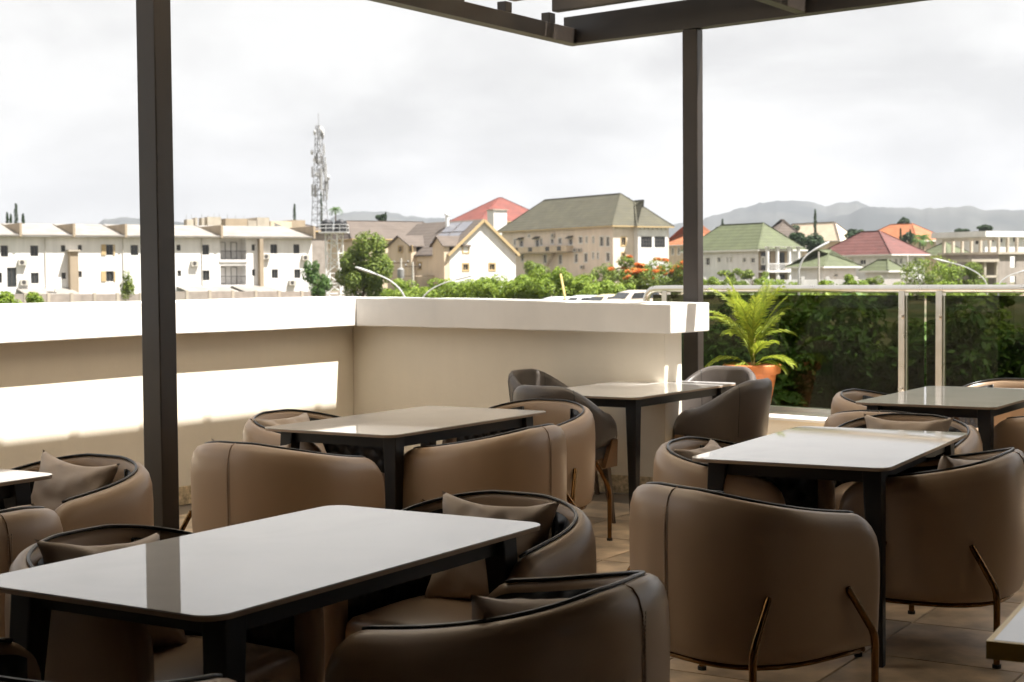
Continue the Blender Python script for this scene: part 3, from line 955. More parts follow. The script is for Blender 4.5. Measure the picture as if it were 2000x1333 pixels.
tub0 = make_tub_chair()
din0 = make_dining_chair()
tab0 = make_table()
pillow_protos = [make_pillow('pillow', 0.44, 0.37, 0.14, s, M['pillow']) for s in (1, 2, 3)]
used = {'tub': False, 'din': False, 'tab': False, 0: False, 1: False, 2: False}
def get(key, proto):
    if used[key]: return copy_tree(proto)
    used[key] = True
    return proto
def rot_of(fwd):                # local +y to fwd
    return math.atan2(-fwd.x, fwd.y)
def put_tub(p, fwd, label, rz=0.0):
    o = get('tub', tub0)
    o.location = (p.x, p.y, 0)
    o.rotation_euler = (0, 0, rot_of(fwd) + rz)
    tag(o, label, 'chair', 'tan leather tub chairs')
    return o
def put_pillow(ch, k, label, dx=0.0, lean=24, tilt=0, dy=0.0, dz=0.0, yaw=0):
    o = get(k, pillow_protos[k])
    m = Matrix.Translation(ch.location) @ Matrix.Rotation(ch.rotation_euler.z, 4, 'Z') @ Matrix.Translation((dx, -0.135 + dy, 0.600 + dz)) @ Matrix.Rotation(R(yaw), 4, 'Z') @ Matrix.Rotation(R(lean), 4, 'X') @ Matrix.Rotation(R(tilt), 4, 'Y')
    o.matrix_world = m
    tag(o, label, 'cushion', 'taupe scatter cushions')
    return o
def put_table(c, ang, label, group='white-topped dining tables'):
    o = get('tab', tab0)
    u_ = Vector((math.sin(R(ang)), math.cos(R(ang))))
    o.location = (c.x, c.y, 0)
    o.rotation_euler = (0, 0, math.atan2(u_.y, u_.x))
    tag(o, label, 'table', group)
    return o
T = {1: (Vector((-0.599, 3.993)), 31.5), 2: (Vector((-0.503, 7.673)), 32.0), 3: (Vector((0.773, 9.687)), 33.5), 4: (Vector((1.354, 6.367)), 28.5), 5: (Vector((2.586, 8.861)), 32.5)}
T[6] = (Vector((atz(116, 926, 0.75).x, atz(116, 926, 0.75).y)) - U * 0.70 - V * 0.39, 32)
def ax(k):
    u_ = Vector((math.sin(R(T[k][1])), math.cos(R(T[k][1]))))
    return T[k][0], u_, Vector((u_.y, -u_.x))
TL = {1: 'large white-topped table nearest the camera at the lower left', 2: 'white-topped table in the middle, before the corner of the parapet walls', 3: 'white-topped table with dark grey chairs beside the back parapet wall', 4: 'white-topped table among tan tub chairs right of centre', 5: 'white-topped table reflecting the rail posts, nearest the glass railing', 6: 'white table whose corner shows at the left picture edge'}
for k in T: put_table(T[k][0], T[k][1], TL[k])
TN = {1: 'the large lower left table', 2: 'the table before the wall corner', 4: 'the table right of centre', 5: 'the table by the railing', 6: 'the table at the left edge'}
# (table, side, distance from centre, sideways shift, extra turn, pillow)
# (table, side, x, y, heading in degrees, cushion: (shape, sideways, lean, tilt))
CH = [
 (1, 'near', -0.945, 3.03, 31.5, None), (1, 'far', -0.144, 4.626, 211.5, (0, 0.0, 20, 0)), (1, 'right', -0.020, 3.596, -58.5, (1, -0.085, 26, 6, -0.01, -34)), (1, 'left', -0.939, 4.059, 121.5, (2, 0.03, 26, -6)),
 (2, 'near', -1.011, 6.720, 30.5, (1, 0, 26, 0)), (2, 'far', 0.054, 8.329, 212, None), (2, 'right', -0.135, 7.235, -58, None), (2, 'left', -0.984, 7.837, 122, (0, 0.05, 34, 0)),
 (4, 'near', 0.790, 5.190, 54.0, None), (4, 'far', 1.822, 7.249, 208.5, (2, 0, 22, 0)), (4, 'right', 1.665, 6.085, -61.5, (0, -0.075, 26, 6, -0.01, -30)), (4, 'left', 0.962, 6.313, 118.5, (1, 0, 34, 0)),
 (5, 'near', 2.009, 7.953, 32.5, None), (5, 'far', 3.13, 9.71, 212.5, None), (5, 'right', 3.00, 8.45, -57.5, None), (5, 'left', 2.246, 8.944, 122.5, None),
 (6, 'far', -1.766, 5.770, 212, (1, 0.03, 18, -4)), (6, 'right', -1.804, 4.723, -58, (2, 0, 28, 0)),
]
WHERE = {'near': 'at the near end of', 'far': 'at the far end of', 'right': 'on the right side of', 'left': 'on the left side of'}
for k, side, x, y, ang, pil in CH:
    fwd = Vector((math.sin(R(ang)), math.cos(R(ang))))
    ch = put_tub(Vector((x, y)), fwd, 'taupe leather tub chair %s %s' % (WHERE[side], TN[k]))
    if pil:
        put_pillow(ch, pil[0], 'cushion in the chair %s %s' % (WHERE[side], TN[k]), dx=pil[1], lean=pil[2], tilt=pil[3], dz=pil[4] if len(pil) > 4 else 0.0, yaw=pil[5] if len(pil) > 5 else 0)
c, u_, v_ = ax(3)
for out, fwd, dist, lat, sh, lab in ((-u_, u_, 0.86, v_, 0.0, 'dark grey dining chair at the near end of the table by the back wall'), (-v_, v_, 0.66, u_, 0.1, 'dark grey dining chair against the back wall side of the grey-chaired table'),
                            (u_, -u_, 0.80, v_, 0.15, 'dark grey dining chair in front of the potted palm'), (v_, -v_, 0.62, u_, -0.04, 'dark grey dining chair with sweeping back right of the grey-chaired table')):
    o = get('din', din0)
    p = c + out * dist + lat * sh
    o.location = (p.x, p.y, 0); o.rotation_euler = (0, 0, rot_of(fwd))
    tag(o, lab, 'chair', 'dark grey dining chairs')
# gold-edged table at the lower right
g0 = Vector((atz(1926, 1252, 0.75).x, atz(1926, 1252, 0.75).y))
ga = math.atan2(V.y, V.x) + R(4)
gt = empty('gold_edged_table', (g0.x, g0.y, 0), ga)     # local x to the right, y away
tag(gt, 'white table with a gold metal edge at the lower right corner', 'table')
mb = MB(); mb.box(0.012, 0.70, 0.012, 0.70, 0.722, 0.7505); mb.build('table_top', M['table_top'], gt)
mb = MB(); mb.box(0, 0.712, 0, 0.0115, 0.715, 0.75); mb.box(0, 0.0115, 0.0117, 0.7, 0.715, 0.75); mb.box(0.7005, 0.712, 0.0117, 0.7, 0.715, 0.75); mb.box(0, 0.712, 0.7005, 0.712, 0.715, 0.75)
mb.build('edge_trim', M['gold'], gt)
mb = MB(); mb.tube([(0.36, 0.36, 0.02), (0.36, 0.36, 0.72)], 0.035, 14); mb.build('pedestal', M['table_frame'], gt, True, 40)
mb = MB(); mb.lathe([(0, 0), (0.24, 0), (0.24, 0.012), (0.05, 0.022), (0, 0.022)], 28, (0.36, 0.36, 0)); mb.build('base', M['table_frame'], gt, True, 40)

# ================================================================== THE TOWN
def smooth(a, b, x): return sstep(a, b, x)
def gz(x, y):
    r = math.hypot(x, y)
    z = -4.6 + 3.3 * smooth(28, 78, r) + 0.9 * smooth(120, 200, r)
    z += 0.35 * noise.noise(Vector((x * 0.02, y * 0.02, 0))) * smooth(60, 120, r)
    return z - 0.0 + 4.0 * smooth(400, 1500, r)
mb = MB()
xs = [-9000, -5000, -3000, -1800, -1000, -600, -400, -300] + [i * 12 for i in range(-20, 21)] + [300, 400, 600, 1000, 1800, 3000, 5000, 9000]
ys = [-2000, -800, -300, -100, -40] + [-20 + i * 10 for i in range(0, 36)] + [380, 450, 600, 900, 1400, 2200, 3500, 6000, 9000]
rows = [[(x, y, gz(x, y)) for x in xs] for y in ys]
mb.grid(rows)
g = mb.build('ground', M['ground'], None, True)
tag(g, kind='structure')

# hills
def hill(name, Y, sil, depth, seed):
    """sil: list of (px, py) silhouette points; a ridge with real depth"""
    rn = Vector((seed * 11.3, seed * 5.1, 0))
    mb = MB(); rows = []
    nx = 120
    x0, x1 = sil[0][0], sil[-1][0]
    prof = []
    for i in range(nx + 1):
        px = x0 + (x1 - x0) * i / nx
        for k in range(len(sil) - 1):
            if sil[k][0] <= px <= sil[k + 1][0]:
                f = (px - sil[k][0]) / (sil[k + 1][0] - sil[k][0]); f = f * f * (3 - 2 * f) * .5 + f * .5
                py = sil[k][1] + (sil[k + 1][1] - sil[k][1]) * f
                break
        p = at(px, py, Y)
        prof.append((p.x, p.z))
    m = 18
    for j in range(m + 1):
        f = -1 + 2 * j / m
        env = math.cos(f * math.pi / 2) ** 0.8 if abs(f) < 1 else 0
        row = []
        for i, (x, z) in enumerate(prof):
            n1 = noise.noise(Vector((x * 0.004, f * 3.0, 0)) + rn) * 0.16 + noise.noise(Vector((x * 0.014, f * 8.0, 0)) + rn) * 0.08
            n2 = noise.noise(Vector((x * 0.03, 0, 4)) + rn) * 6.0 + noise.noise(Vector((x * 0.09, 0, 8)) + rn) * 3.0
            e = max(0, env + n1 * (1 - abs(2 * env - 1)) )
            row.append((x * (1 + f * depth / Y), Y + f * depth, -2 + (z + 2 + n2 * min(1, max(0, z) / 40)) * e))
        rows.append(row)
    mb.grid(rows, flip=False)
    o = mb.build(name, M['hill'], None, True)
    tag(o, kind='structure')
    return o
hill('hills', 3600, [(1250, 560), (1330, 470), (1380, 425), (1440, 409), (1500, 395), (1530, 392), (1565, 393), (1610, 402), (1645, 396), (1672, 394), (1700, 402), (1760, 420), (1850, 440), (1990, 470), (2100, 540)], 420, 1)
hill('hills', 2900, [(1500, 545), (1600, 430), (1660, 415), (1700, 405), (1760, 407), (1830, 408), (1870, 404), (1930, 408), (2010, 412), (2100, 425), (2300, 470), (2500, 560)], 300, 2)
hill('hills', 3900, [(560, 560), (640, 430), (670, 416), (720, 413), (760, 414), (800, 425), (850, 427), (920, 432), (1000, 440), (1100, 452), (1200, 470), (1280, 445), (1330, 435), (1400, 470), (1500, 560)], 420, 3)
hill('hills', 3300, [(120, 560), (180, 446), (205, 428), (235, 424), (262, 427), (300, 432), (345, 434), (400, 445), (480, 470), (560, 560)], 300, 4)

YAW = R(32)
class Bld:
    def __init__(s, name, px, Y, base, label, cat='house', yaw=YAW, group=None):
        p = at(px, 500, Y)
        s.p = Vector((p.x, p.y)); s.base = base; s.yaw = yaw
        s.e = Vector((math.cos(yaw), math.sin(yaw))); s.n = Vector((-s.e.y, s.e.x))
        s.root = empty(name, (p.x, p.y, base), yaw)
        tag(s.root, label, cat, group)
        s.holes = {}
    def _hit(s, x, y, o, d):
        r = ray(x, y); q = Vector((r.x, r.y))
        # o + d*t = q*k
        det = d.x * -q.y + q.x * d.y
        t = (-o.x * -q.y + -q.x * o.y * 1.0) / det if False else None
        a, b, c, e_ = d.x, -q.x, d.y, -q.y
        D = a * e_ - b * c
        t = (-o.x * e_ + b * o.y) / D
        k = (a * -o.y - -o.x * c) / D
        return t, CAM_H + r.z * k - s.base
    def fr(s, x, y, dp=0.0): return s._hit(x, y, s.p + s.n * dp, s.e)      # front plane: (s, z)
    def sd(s, x, y, ss=0.0): return s._hit(x, y, s.p + s.e * ss, s.n)      # left side plane: (depth, z)
    def mapf(s, plane, off=0.0):
        if plane == 'f': return lambda a, z, i: (a, off + i, z)
        if plane == 'l': return lambda a, z, i: (off + i, a, z)
    def rect(s, plane, r, off=0.0):
        f = s.fr if plane == 'f' else s.sd
        a0, z1 = f(r[0], r[1], off); a1, z0 = f(r[2], r[3], off)
        if a0 > a1: a0, a1 = a1, a0
        if z0 > z1: z0, z1 = z1, z0
        return a0, a1, z0, z1
def holed(mb, m, a0, a1, z0, z1, holes, flip):
    A = sorted({a0, a1} | {min(max(h[0], a0), a1) for h in holes} | {min(max(h[1], a0), a1) for h in holes})
    Z = sorted({z0, z1} | {min(max(h[2], z0), z1) for h in holes} | {min(max(h[3], z0), z1) for h in holes})
    for i in range(len(A) - 1):
        for j in range(len(Z) - 1):
            ca, cz = (A[i] + A[i + 1]) / 2, (Z[j] + Z[j + 1]) / 2
            if any(h[0] < ca < h[1] and h[2] < cz < h[3] for h in holes): continue
            q = [m(A[i], Z[j], 0), m(A[i + 1], Z[j], 0), m(A[i + 1], Z[j + 1], 0), m(A[i], Z[j + 1], 0)]
            mb.poly(q, flip)
    for h in holes:
        d = h[4] if len(h) > 4 else 0.16
        c = [(h[0], h[2]), (h[1], h[2]), (h[1], h[3]), (h[0], h[3])]
        for k in range(4):
            p, q = c[k], c[(k + 1) % 4]
            mb.poly([m(p[0], p[1], 0), m(q[0], q[1], 0), m(q[0], q[1], d), m(p[0], p[1], d)], not flip)
def window(b, plane, rc, off=0.0, frame='grey_frame', nm=1, surround=None, name='window', bar=0.06, rec=0.12, horiz=0):
    m = b.mapf(plane, off)
    a0, a1, z0, z1 = rc
    mb = MB()
    def bx(p0, p1, q0, q1, i0, i1):
        mb.hexa([m(p0, q0, i0), m(p1, q0, i0), m(p1, q0, i1), m(p0, q0, i1), m(p0, q1, i0), m(p1, q1, i0), m(p1, q1, i1), m(p0, q1, i1)])
    t = bar
    bx(a0, a0 + t, z0, z1, rec - .04, rec + .02); bx(a1 - t, a1, z0, z1, rec - .04, rec + .02)
    bx(a0 + t, a1 - t, z0, z0 + t, rec - .04, rec + .02); bx(a0 + t, a1 - t, z1 - t, z1, rec - .04, rec + .02)
    for k in range(1, nm + 1):
        c = a0 + (a1 - a0) * k / (nm + 1)
        bx(c - t / 2, c + t / 2, z0 + t, z1 - t, rec - .035, rec + .015)
    for k in range(1, horiz + 1):
        c = z0 + (z1 - z0) * k / (horiz + 1)
        bx(a0 + t, a1 - t, c - t / 2, c + t / 2, rec - .03, rec + .01)
    if surround:
        w = surround[1]
        bx(a0 - w, a0, z0 - w, z1 + w, -0.06, 0.02); bx(a1, a1 + w, z0 - w, z1 + w, -0.06, 0.02)
        bx(a0, a1, z0 - w, z0, -0.06, 0.02); bx(a0, a1, z1, z1 + w, -0.06, 0.02)
        frame = surround[0]
    o = recalc(mb.build(name, M[frame], b.root))
    mb = MB()
    mb.poly([m(a0 + .01, z0 + .01, rec + .022), m(a1 - .01, z0 + .01, rec + .022), m(a1 - .01, z1 - .01, rec + .022), m(a0 + .01, z1 - .01, rec + .022)])
    mb.build('pane', M['pane'], o)
    return o
def lbox(b, name, mat, a0, a1, d0, d1, z0, z1, parent=None):
    mb = MB(); mb.box(a0, a1, d0, d1, z0, z1)
    return mb.build(name, M[mat], parent or b.root)
def hip_roof(b, mat, s0, s1, d0, d1, z, h, axis='d', inset=None, over=0.5, name='roof', fascia='tan_frame', ft=0.22):
    s0 -= over; s1 += over; d0 -= over; d1 += over
    w, l = (s1 - s0, d1 - d0)
    if axis == 'd':
        k = w / 2 if inset is None else inset
        A, B = ((s0 + s1) / 2, d0 + k, z + h), ((s0 + s1) / 2, d1 - k, z + h)
        P = [(s0, d0, z), (s1, d0, z), (s1, d1, z), (s0, d1, z)]
        faces = [[P[0], P[1], A], [P[1], P[2], B, A], [P[2], P[3], B], [P[3], P[0], A, B]]
    else:
        k = l / 2 if inset is None else inset
        A, B = (s0 + k, (d0 + d1) / 2, z + h), (s1 - k, (d0 + d1) / 2, z + h)
        P = [(s0, d0, z), (s1, d0, z), (s1, d1, z), (s0, d1, z)]
        faces = [[P[0], P[1], B, A], [P[1], P[2], B], [P[2], P[3], A, B], [P[3], P[0], A]]
    mb = MB()
    for f in faces: mb.poly(f)
    mb.poly([P[3], P[2], P[1], P[0]])
    o = mb.build(name, M[mat], b.root)
    # ridge and hip caps
    mb = MB()
    for q in ((A, B), (P[0], A), (P[1], A if axis == 'd' else B), (P[2], B), (P[3], B if axis == 'd' else A)):
        mb.bar(Vector(q[0]) + Vector((0, 0, 0.04)), Vector(q[1]) + Vector((0, 0, 0.04)), 0.22, 0.10)
    mb.build('ridge_cap', M[mat], o)
    mb = MB()
    for k in range(4):
        a, c = Vector(P[k]), Vector(P[(k + 1) % 4])
        mb.bar(a + Vector((0, 0, -ft / 2)), c + Vector((0, 0, -ft / 2)), 0.07, ft)
    mb.build('fascia', M[fascia], o)
    return o
def ac_unit(b, plane, a, z, off=0.0):
    m = b.mapf(plane, off)
    mb = MB(); mb.hexa([m(a - .45, z - .3, -.38), m(a + .45, z - .3, -.38), m(a + .45, z - .3, -.04), m(a - .45, z - .3, -.04), m(a - .45, z + .3, -.38), m(a + .45, z + .3, -.38), m(a + .45, z + .3, -.04), m(a - .45, z + .3, -.04)])
    o = recalc(mb.build('air_conditioner', M['acu'], b.root))
    mb = MB()
    pts = [m(a - .1 + .24 * math.cos(t * .5236), z + .24 * math.sin(t * .5236), -.385) for t in range(12)]
    mb.poly(pts); mb.build('fan_grille', M['grey_frame'], o)
    mb = MB()
    for dx in (-.3, .3):
        mb.bar(m(a + dx, z - .33, 0), m(a + dx, z - .33, -.38), 0.04, 0.05)
    mb.build('bracket', M['galv'], o)
    return o

# ---------------- white apartment block on the left
B1 = Bld('apartment_block', 0, 163.0, -1.2, 'long white two-storey apartment block with dark windows at the left', 'building')
s_l, ze = B1.fr(-160, 466); s_r, _ = B1.fr(609, 464)
_, zb = B1.fr(300, 600)
ze = B1.fr(300, 464)[1]
W1 = [(1, 480, 16, 502), (59, 480, 75, 501), (119, 479.5, 128, 492), (152, 479, 160, 490), (207, 478, 221, 499), (255, 479, 270, 499), (13.5, 523, 32.5, 561), (60, 533, 76, 554), (120, 533, 129, 545), (152, 530, 160, 542), (207, 530, 222, 550), (-12, 533, 4, 553),
      (394.5, 478.5, 408.6, 498), (345, 478.5, 353, 490), (528, 477.6, 541.6, 495.6), (573, 477.6, 585, 495.6), (395.4, 528.6, 409.5, 548), (346.5, 528.6, 354, 540), (530.5, 526.5, 543, 543.6), (574.6, 526.5, 587, 543.6), (491.5, 478, 498, 490), (492, 526.5, 498.5, 539)]
holes = [B1.rect('f', r) for r in W1]
bal = [B1.rect('f', (429.6, 465.5, 481, 507.6)), B1.rect('f', (430.5, 519, 481, 556.5))]
mb = MB()
holed(mb, B1.mapf('f'), s_l, s_r, -1.0, ze, [h for h in holes] + [(*h, 1.6) for h in bal], False)
D1 = 11.0
mb.poly([(s_r, 0, -1), (s_r, D1, -1), (s_r, D1, ze + 2.2), (s_r, 0, ze)])
mb.poly([(s_l, 0, -1), (s_l, D1, -1), (s_l, D1, ze + 2.2), (s_l, 0, ze)], True)
mb.poly([(s_l, D1, -1), (s_r, D1, -1), (s_r, D1, ze), (s_l, D1, ze)], True)
for h in bal: mb.poly([(h[0], 1.6, h[2]), (h[1], 1.6, h[2]), (h[1], 1.6, h[3]), (h[0], 1.6, h[3])])
mb.build('wall', M['b_white'], B1.root)
for h in holes: window(B1, 'f', h, nm=1, bar=0.07)
for h in (holes[4], holes[10]):
    for sg, a in ((-1, h[0]), (1, h[1])):
        w = 0.55
        x0, x1 = (a - w, a - .03) if sg < 0 else (a + .03, a + w * .35)
        lbox(B1, 'shutter', 'tan_frame', x0, x1, -0.07, -0.02, h[2], h[3])
for h in bal:
    for f0, f1 in ((0.16, 0.40), (0.60, 0.84)):
        a0, a1 = h[0] + (h[1] - h[0]) * f0, h[0] + (h[1] - h[0]) * f1
        window(B1, 'f', (a0, a1, h[2] + .05, h[2] + 2.05), off=1.46, nm=0, name='balcony_door')
    mb = MB()
    mb.box(h[0], h[1], -.03, .03, h[2] + .95, h[2] + 1.02)
    k = h[0] + .1
    while k < h[1]:
        mb.box(k, k + .03, -.012, .012, h[2], h[2] + .95); k += .16
    mb.build('balcony_railing', M['grey_frame'], B1.root)
    lbox(B1, 'balcony_slab', 'b_white', h[0] - .1, h[1] + .1, -0.12, 0.0 - .002, h[2] - .28, h[2])
for (x, y) in ((43, 513), (47, 552), (379.5, 515), (519, 501.6), (595.6, 503.7), (570, 552.6)):
    a, z = B1.fr(x, y); ac_unit(B1, 'f', a, z)
for x in (88, 240, 394):
    a, z = B1.fr(x, 500)
    mb = MB(); mb.tube([(a, -.08, 0), (a, -.08, ze - .1)], 0.05, 6); mb.build('downpipe', M['acu'], B1.root)
a0, z1 = B1.fr(132, 492); a1, _ = B1.fr(148, 492)
lbox(B1, 'duct_shaft', 'b_tan', a0, a1, -0.9, -0.002, -1.0, z1); lbox(B1, 'duct_cap', 'b_conc', a0 - .2, a1 + .2, -1.1, -.003, z1 + .002, z1 + .2)
a0, _ = B1.fr(503, 480); a1, _ = B1.fr(510, 480)
lbox(B1, 'bay_edge_shade', 'b_tan', a0, a1, -0.7, -0.002, -1.0, ze - .1)  # tan colour stands in for shading at the bay's edge
fx = [(37, 443), (141, 442), (242, 442), (429, 443), (609, 440)]
ss = [s_l] + [B1.fr(x, 450)[0] for x, _ in fx]
for k in range(len(ss) - 1):
    mb = MB()
    a0, a1 = ss[k] + .12, ss[k + 1] - .12
    rise = 1.5
    mb.hexa([(a0, -.7, ze + .0), (a1, -.7, ze + .0), (a1, 8, ze + rise), (a0, 8, ze + rise), (a0, -.7, ze + .18), (a1, -.7, ze + .18), (a1, 8, ze + rise + .18), (a0, 8, ze + rise + .18)])
    mb.build('roof', M['r_zinc'], B1.root)
    if k < 99:
        a = ss[k + 1]
        lbox(B1, 'parapet_fin', 'b_tan', a - .12, a + .12, -.75, 8.0, ze - .05, ze + 1.42)
for (x0, y0, x1, y1) in ((32, 566, 147, 580), (345, 562, 450, 573), (450, 560, 527, 571)):
    a0, z1 = B1.fr(x0, y0); a1, z0 = B1.fr(x1, y1)
    mb = MB(); mb.hexa([(a0 + .5, -3.4, z0), (a1, -3.4, z0), (a1 - .6, -.02, z1), (a0, -.02, z1), (a0 + .5, -3.4, z0 + .12), (a1, -3.4, z0 + .12), (a1 - .6, -.02, z1 + .12), (a0, -.02, z1 + .12)])
    mb.build('lean_to_roof', M['r_zinc'], B1.root)
    lbox(B1, 'lean_to_wall', 'b_block', a0 + .6, a1 - .1, -3.2, -3.0, -1, z0 - .01)
a, z = B1.fr(97, 557)
ds = empty('satellite_dish', B1.root.matrix_basis @ Vector((a, -2.0, z - 1.0)))
tag(ds, 'grey satellite dish on the lean-to roof of the white block', 'dish')
mb = MB(); mb.lathe([(0.0, 0), (.25, .03), (.5, .12), (.55, .16), (.5, .14), (.25, .05), (0, .02)], 16); o = mb.build('reflector', M['galv'], ds, True); o.rotation_euler = (R(60), 0, R(20)); o.location = (0, 0, 1.0)
mb = MB(); mb.tube([(0, 0, -.3), (0, 0, 1)], .03, 6); mb.build('mast', M['galv'], ds)

# unfinished concrete block behind it
B2 = Bld('unfinished_building', 365, 215.0, -1, 'bare concrete unfinished block with rebar above the white apartments', 'building')
for (x0, x1, y) in ((365, 378, 429), (381, 386, 426), (394, 399, 426), (405, 432, 424)):
    a0, z1 = B2.fr(x0, y); a1, _ = B2.fr(x1, y)
    lbox(B2, 'column', 'b_conc', a0, a1, 0, 1.2, 0, z1)
for (x0, x1, y, m_) in ((442, 485, 427, 'b_tan'), (486, 503, 431, 'b_conc'), (504, 528, 425, 'b_conc'), (530, 572, 432, 'b_cream'), (572, 598, 430, 'b_tan')):
    a0, z1 = B2.fr(x0, y); a1, _ = B2.fr(x1, y)
    lbox(B2, 'wall', m_, a0, a1 - .02, 0.3, 5, 0, z1)
for x in (366, 376, 384, 396, 408, 420, 430, 446, 462, 478, 508, 524):
    a, z = B2.fr(x, 418 + (x % 5)); _, zb_ = B2.fr(x, 430)
    mb = MB(); mb.tube([(a, .5, zb_ - .5), (a + .05, .5, z)], .035, 5); mb.build('rebar', M['dark_galv'], B2.root)
B2b = Bld('brown_roofed_house', 505, 240.0, -1, 'low tan house roof behind the white apartment block', 'house')
a0, z0 = B2b.fr(505, 450); a1, _ = B2b.fr(640, 450)
lbox(B2b, 'wall', 'b_block', a0, a1, 0, 8, 0, z0)
hip_roof(B2b, 'r_brown', a0, a1, 0, 8, z0, 1.5, 's')

# boundary wall of screen blocks
bwal = Bld('boundary_wall', 0, 148.0, -1.3, 'long grey screen-block boundary wall in front of the white apartments', 'wall')
for i, (x0, x1) in enumerate([(-40 + k * 45, 5 + k * 45) for k in range(17)]):
    a0, z1 = bwal.fr(x0, 575 - (5 if x0 > 300 else 0)); a1, _ = bwal.fr(x1, 575)
    z1 = max(0.6, z1)
    lbox(bwal, 'panel', 'b_block', a0 + .16, a1 - .16, 0, .15, 0, z1)
    lbox(bwal, 'pillar', 'b_conc', a0 - .15, a0 + .15, -.06, .21, 0, z1 + .12)

# ---------------- lattice masts
def lattice(root, pts4_bottom, pts4_top, n, r, mat, name='leg', brace='bracing'):
    for k in range(4):
        mb = MB(); mb.tube([pts4_bottom[k], pts4_top[k]], r, 5); mb.build(name, mat, root)
    mb = MB()
    for i in range(n):
        f0, f1 = i / n, (i + 1) / n
        for k in range(4):
            a0 = Vector(pts4_bottom[k]).lerp(Vector(pts4_top[k]), f0); a1 = Vector(pts4_bottom[k]).lerp(Vector(pts4_top[k]), f1)
            b0 = Vector(pts4_bottom[(k + 1) % 4]).lerp(Vector(pts4_top[(k + 1) % 4]), f0); b1 = Vector(pts4_bottom[(k + 1) % 4]).lerp(Vector(pts4_top[(k + 1) % 4]), f1)
            mb.tube([a0, b1] if i % 2 else [b0, a1], r * .6, 4, False)
            mb.tube([a1, b1], r * .55, 4, False)
    mb.build(brace, mat, root)
def sq(c, w, z, rot=0.4):
    return [(c[0] + w * math.cos(rot + k * math.pi / 2), c[1] + w * math.sin(rot + k * math.pi / 2), z) for k in range(4)]
Yt = 330.0
pb = at(625, 470, Yt)
tw = empty('telecom_mast', (pb.x, pb.y, -1))
tag(tw, 'tall steel lattice telecom mast carrying antennas, standing above the roofs', 'mast')
zt_ = at(625, 246, Yt).z + 1
lattice(tw, sq((0, 0), 2.6, 0), sq((0, 0), 0.62, zt_), 26, 0.075, M['dark_galv'])
mb = MB(); mb.tube([(0, 0, zt_), (0, 0, at(625, 222, Yt).z + 1)], .06, 5); mb.build('lightning_rod', M['dark_galv'], tw)
rt = random.Random(5)
for y0, y1, n, rad, hh in ((252, 266, 7, 0.95, 1.6), (288, 318, 8, 1.3, 2.2), (330, 350, 9, 1.6, 2.3), (345, 382, 12, 1.7, 2.6)):
    for k in range(n):
        yy = rt.uniform(y0, y1); z = at(625, yy, Yt).z + 1
        a = rt.uniform(0, 6.28); r_ = rad * rt.uniform(.85, 1.1)
        x, y = r_ * math.cos(a), r_ * math.sin(a)
        mb = MB()
        if rt.random() < .25:
            mb.tube([(x * 1.0, y * 1.0, z), (x * 1.25, y * 1.25, z)], [0.55, 0.5], 12)
            mb.build('dish_antenna', M['galv'], tw)
        else:
            mb.box(x - .15, x + .15, y - .12, y + .12, z - hh / 2, z + hh / 2)
            mb.bar((x * .3, y * .3, z), (x, y, z), .06)
            mb.build('panel_antenna', M['galv'] if rt.random() < .4 else M['dark_galv'], tw)
# water tower
Yw = 158.0
pb = at(654, 570, Yw)
wt = empty('water_tower', (pb.x, pb.y, -1.2))
tag(wt, 'white steel stand carrying two black water tanks beside the white block', 'water tower')
zp = at(654, 456, Yw).z + 1.2
lattice(wt, sq((0, 0), 1.05, 0, .75), sq((0, 0), .92, zp), 7, 0.075, M['white_metal'])
mb = MB(); mb.box(-1.45, 1.45, -1.2, 1.2, zp, zp + .14); mb.build('platform', M['galv'], wt)
mb = MB()
for x in (-1.4, -.7, 0, .7, 1.4):
    for y in (-1.15, 1.15): mb.tube([(x, y, zp + .14), (x, y, zp + .85)], .03, 5)
for z in (.5, .85):
    for y in (-1.15, 1.15): mb.tube([(-1.4, y, zp + z), (1.4, y, zp + z)], .03, 5)
    for x in (-1.4, 1.4): mb.tube([(x, -1.15, zp + z), (x, 1.15, zp + z)], .03, 5)
mb.build('guard_rail', M['galv'], wt)
for x in (-.72, .68):
    mb = MB(); mb.lathe([(0, 0), (.62, 0), (.64, .1), (.60, .14), (.64, .18), (.64, .5), (.60, .54), (.64, .58), (.64, .95), (.55, 1.1), (.25, 1.2), (.22, 1.26), (0, 1.26)], 20, (x, 0, zp + .15)); mb.build('water_tank', M['tank'], wt, True, 40)

# ---------------- gabled house row
G = Bld('gabled_house', 878, 228.0, -1.5, 'white gable-ended house with brown shingle roof and dormered side', 'house')
gs1 = G.fr(1007, 500)[0]; zl = G.fr(1009, 497)[1]; gsr, zr = G.fr(958, 431)
gsr = gs1 / 2
zl = (G.fr(889, 482)[1] + G.fr(1009, 497)[1]) / 2 - .4
GD = 20.0
wins = [G.rect('f', r) for r in ((904.5, 481, 914.5, 493), (904.5, 516.5, 914.5, 528), (956, 516, 966, 527.5))]
lw_ = [G.rect('l', r) for r in ((861.5, 482, 870, 492), (861.5, 515.5, 870, 527), (816.5, 513.5, 823.5, 526.5))]
mb = MB()
holed(mb, G.mapf('f'), 0, gs1, 0, zl, wins, False)
mb.poly([(0, 0, zl), (gs1, 0, zl), (gsr, 0, zr)])
mb.build('gable_wall', M['b_white'], G.root)
mb = MB()
holed(mb, G.mapf('l'), 0, GD, 0, zl, lw_, True)
mb.poly([(gs1, 0, 0), (gs1, GD, 0), (gs1, GD, zl), (gs1, 0, zl)])
mb.poly([(0, GD, 0), (gs1, GD, 0), (gs1, GD, zl), (gsr, GD, zr), (0, GD, zl)], True)
mb.build('side_wall', M['b_cream'], G.root)
for h in wins: window(G, 'f', h, surround=('tan_frame', .22), bar=.07)
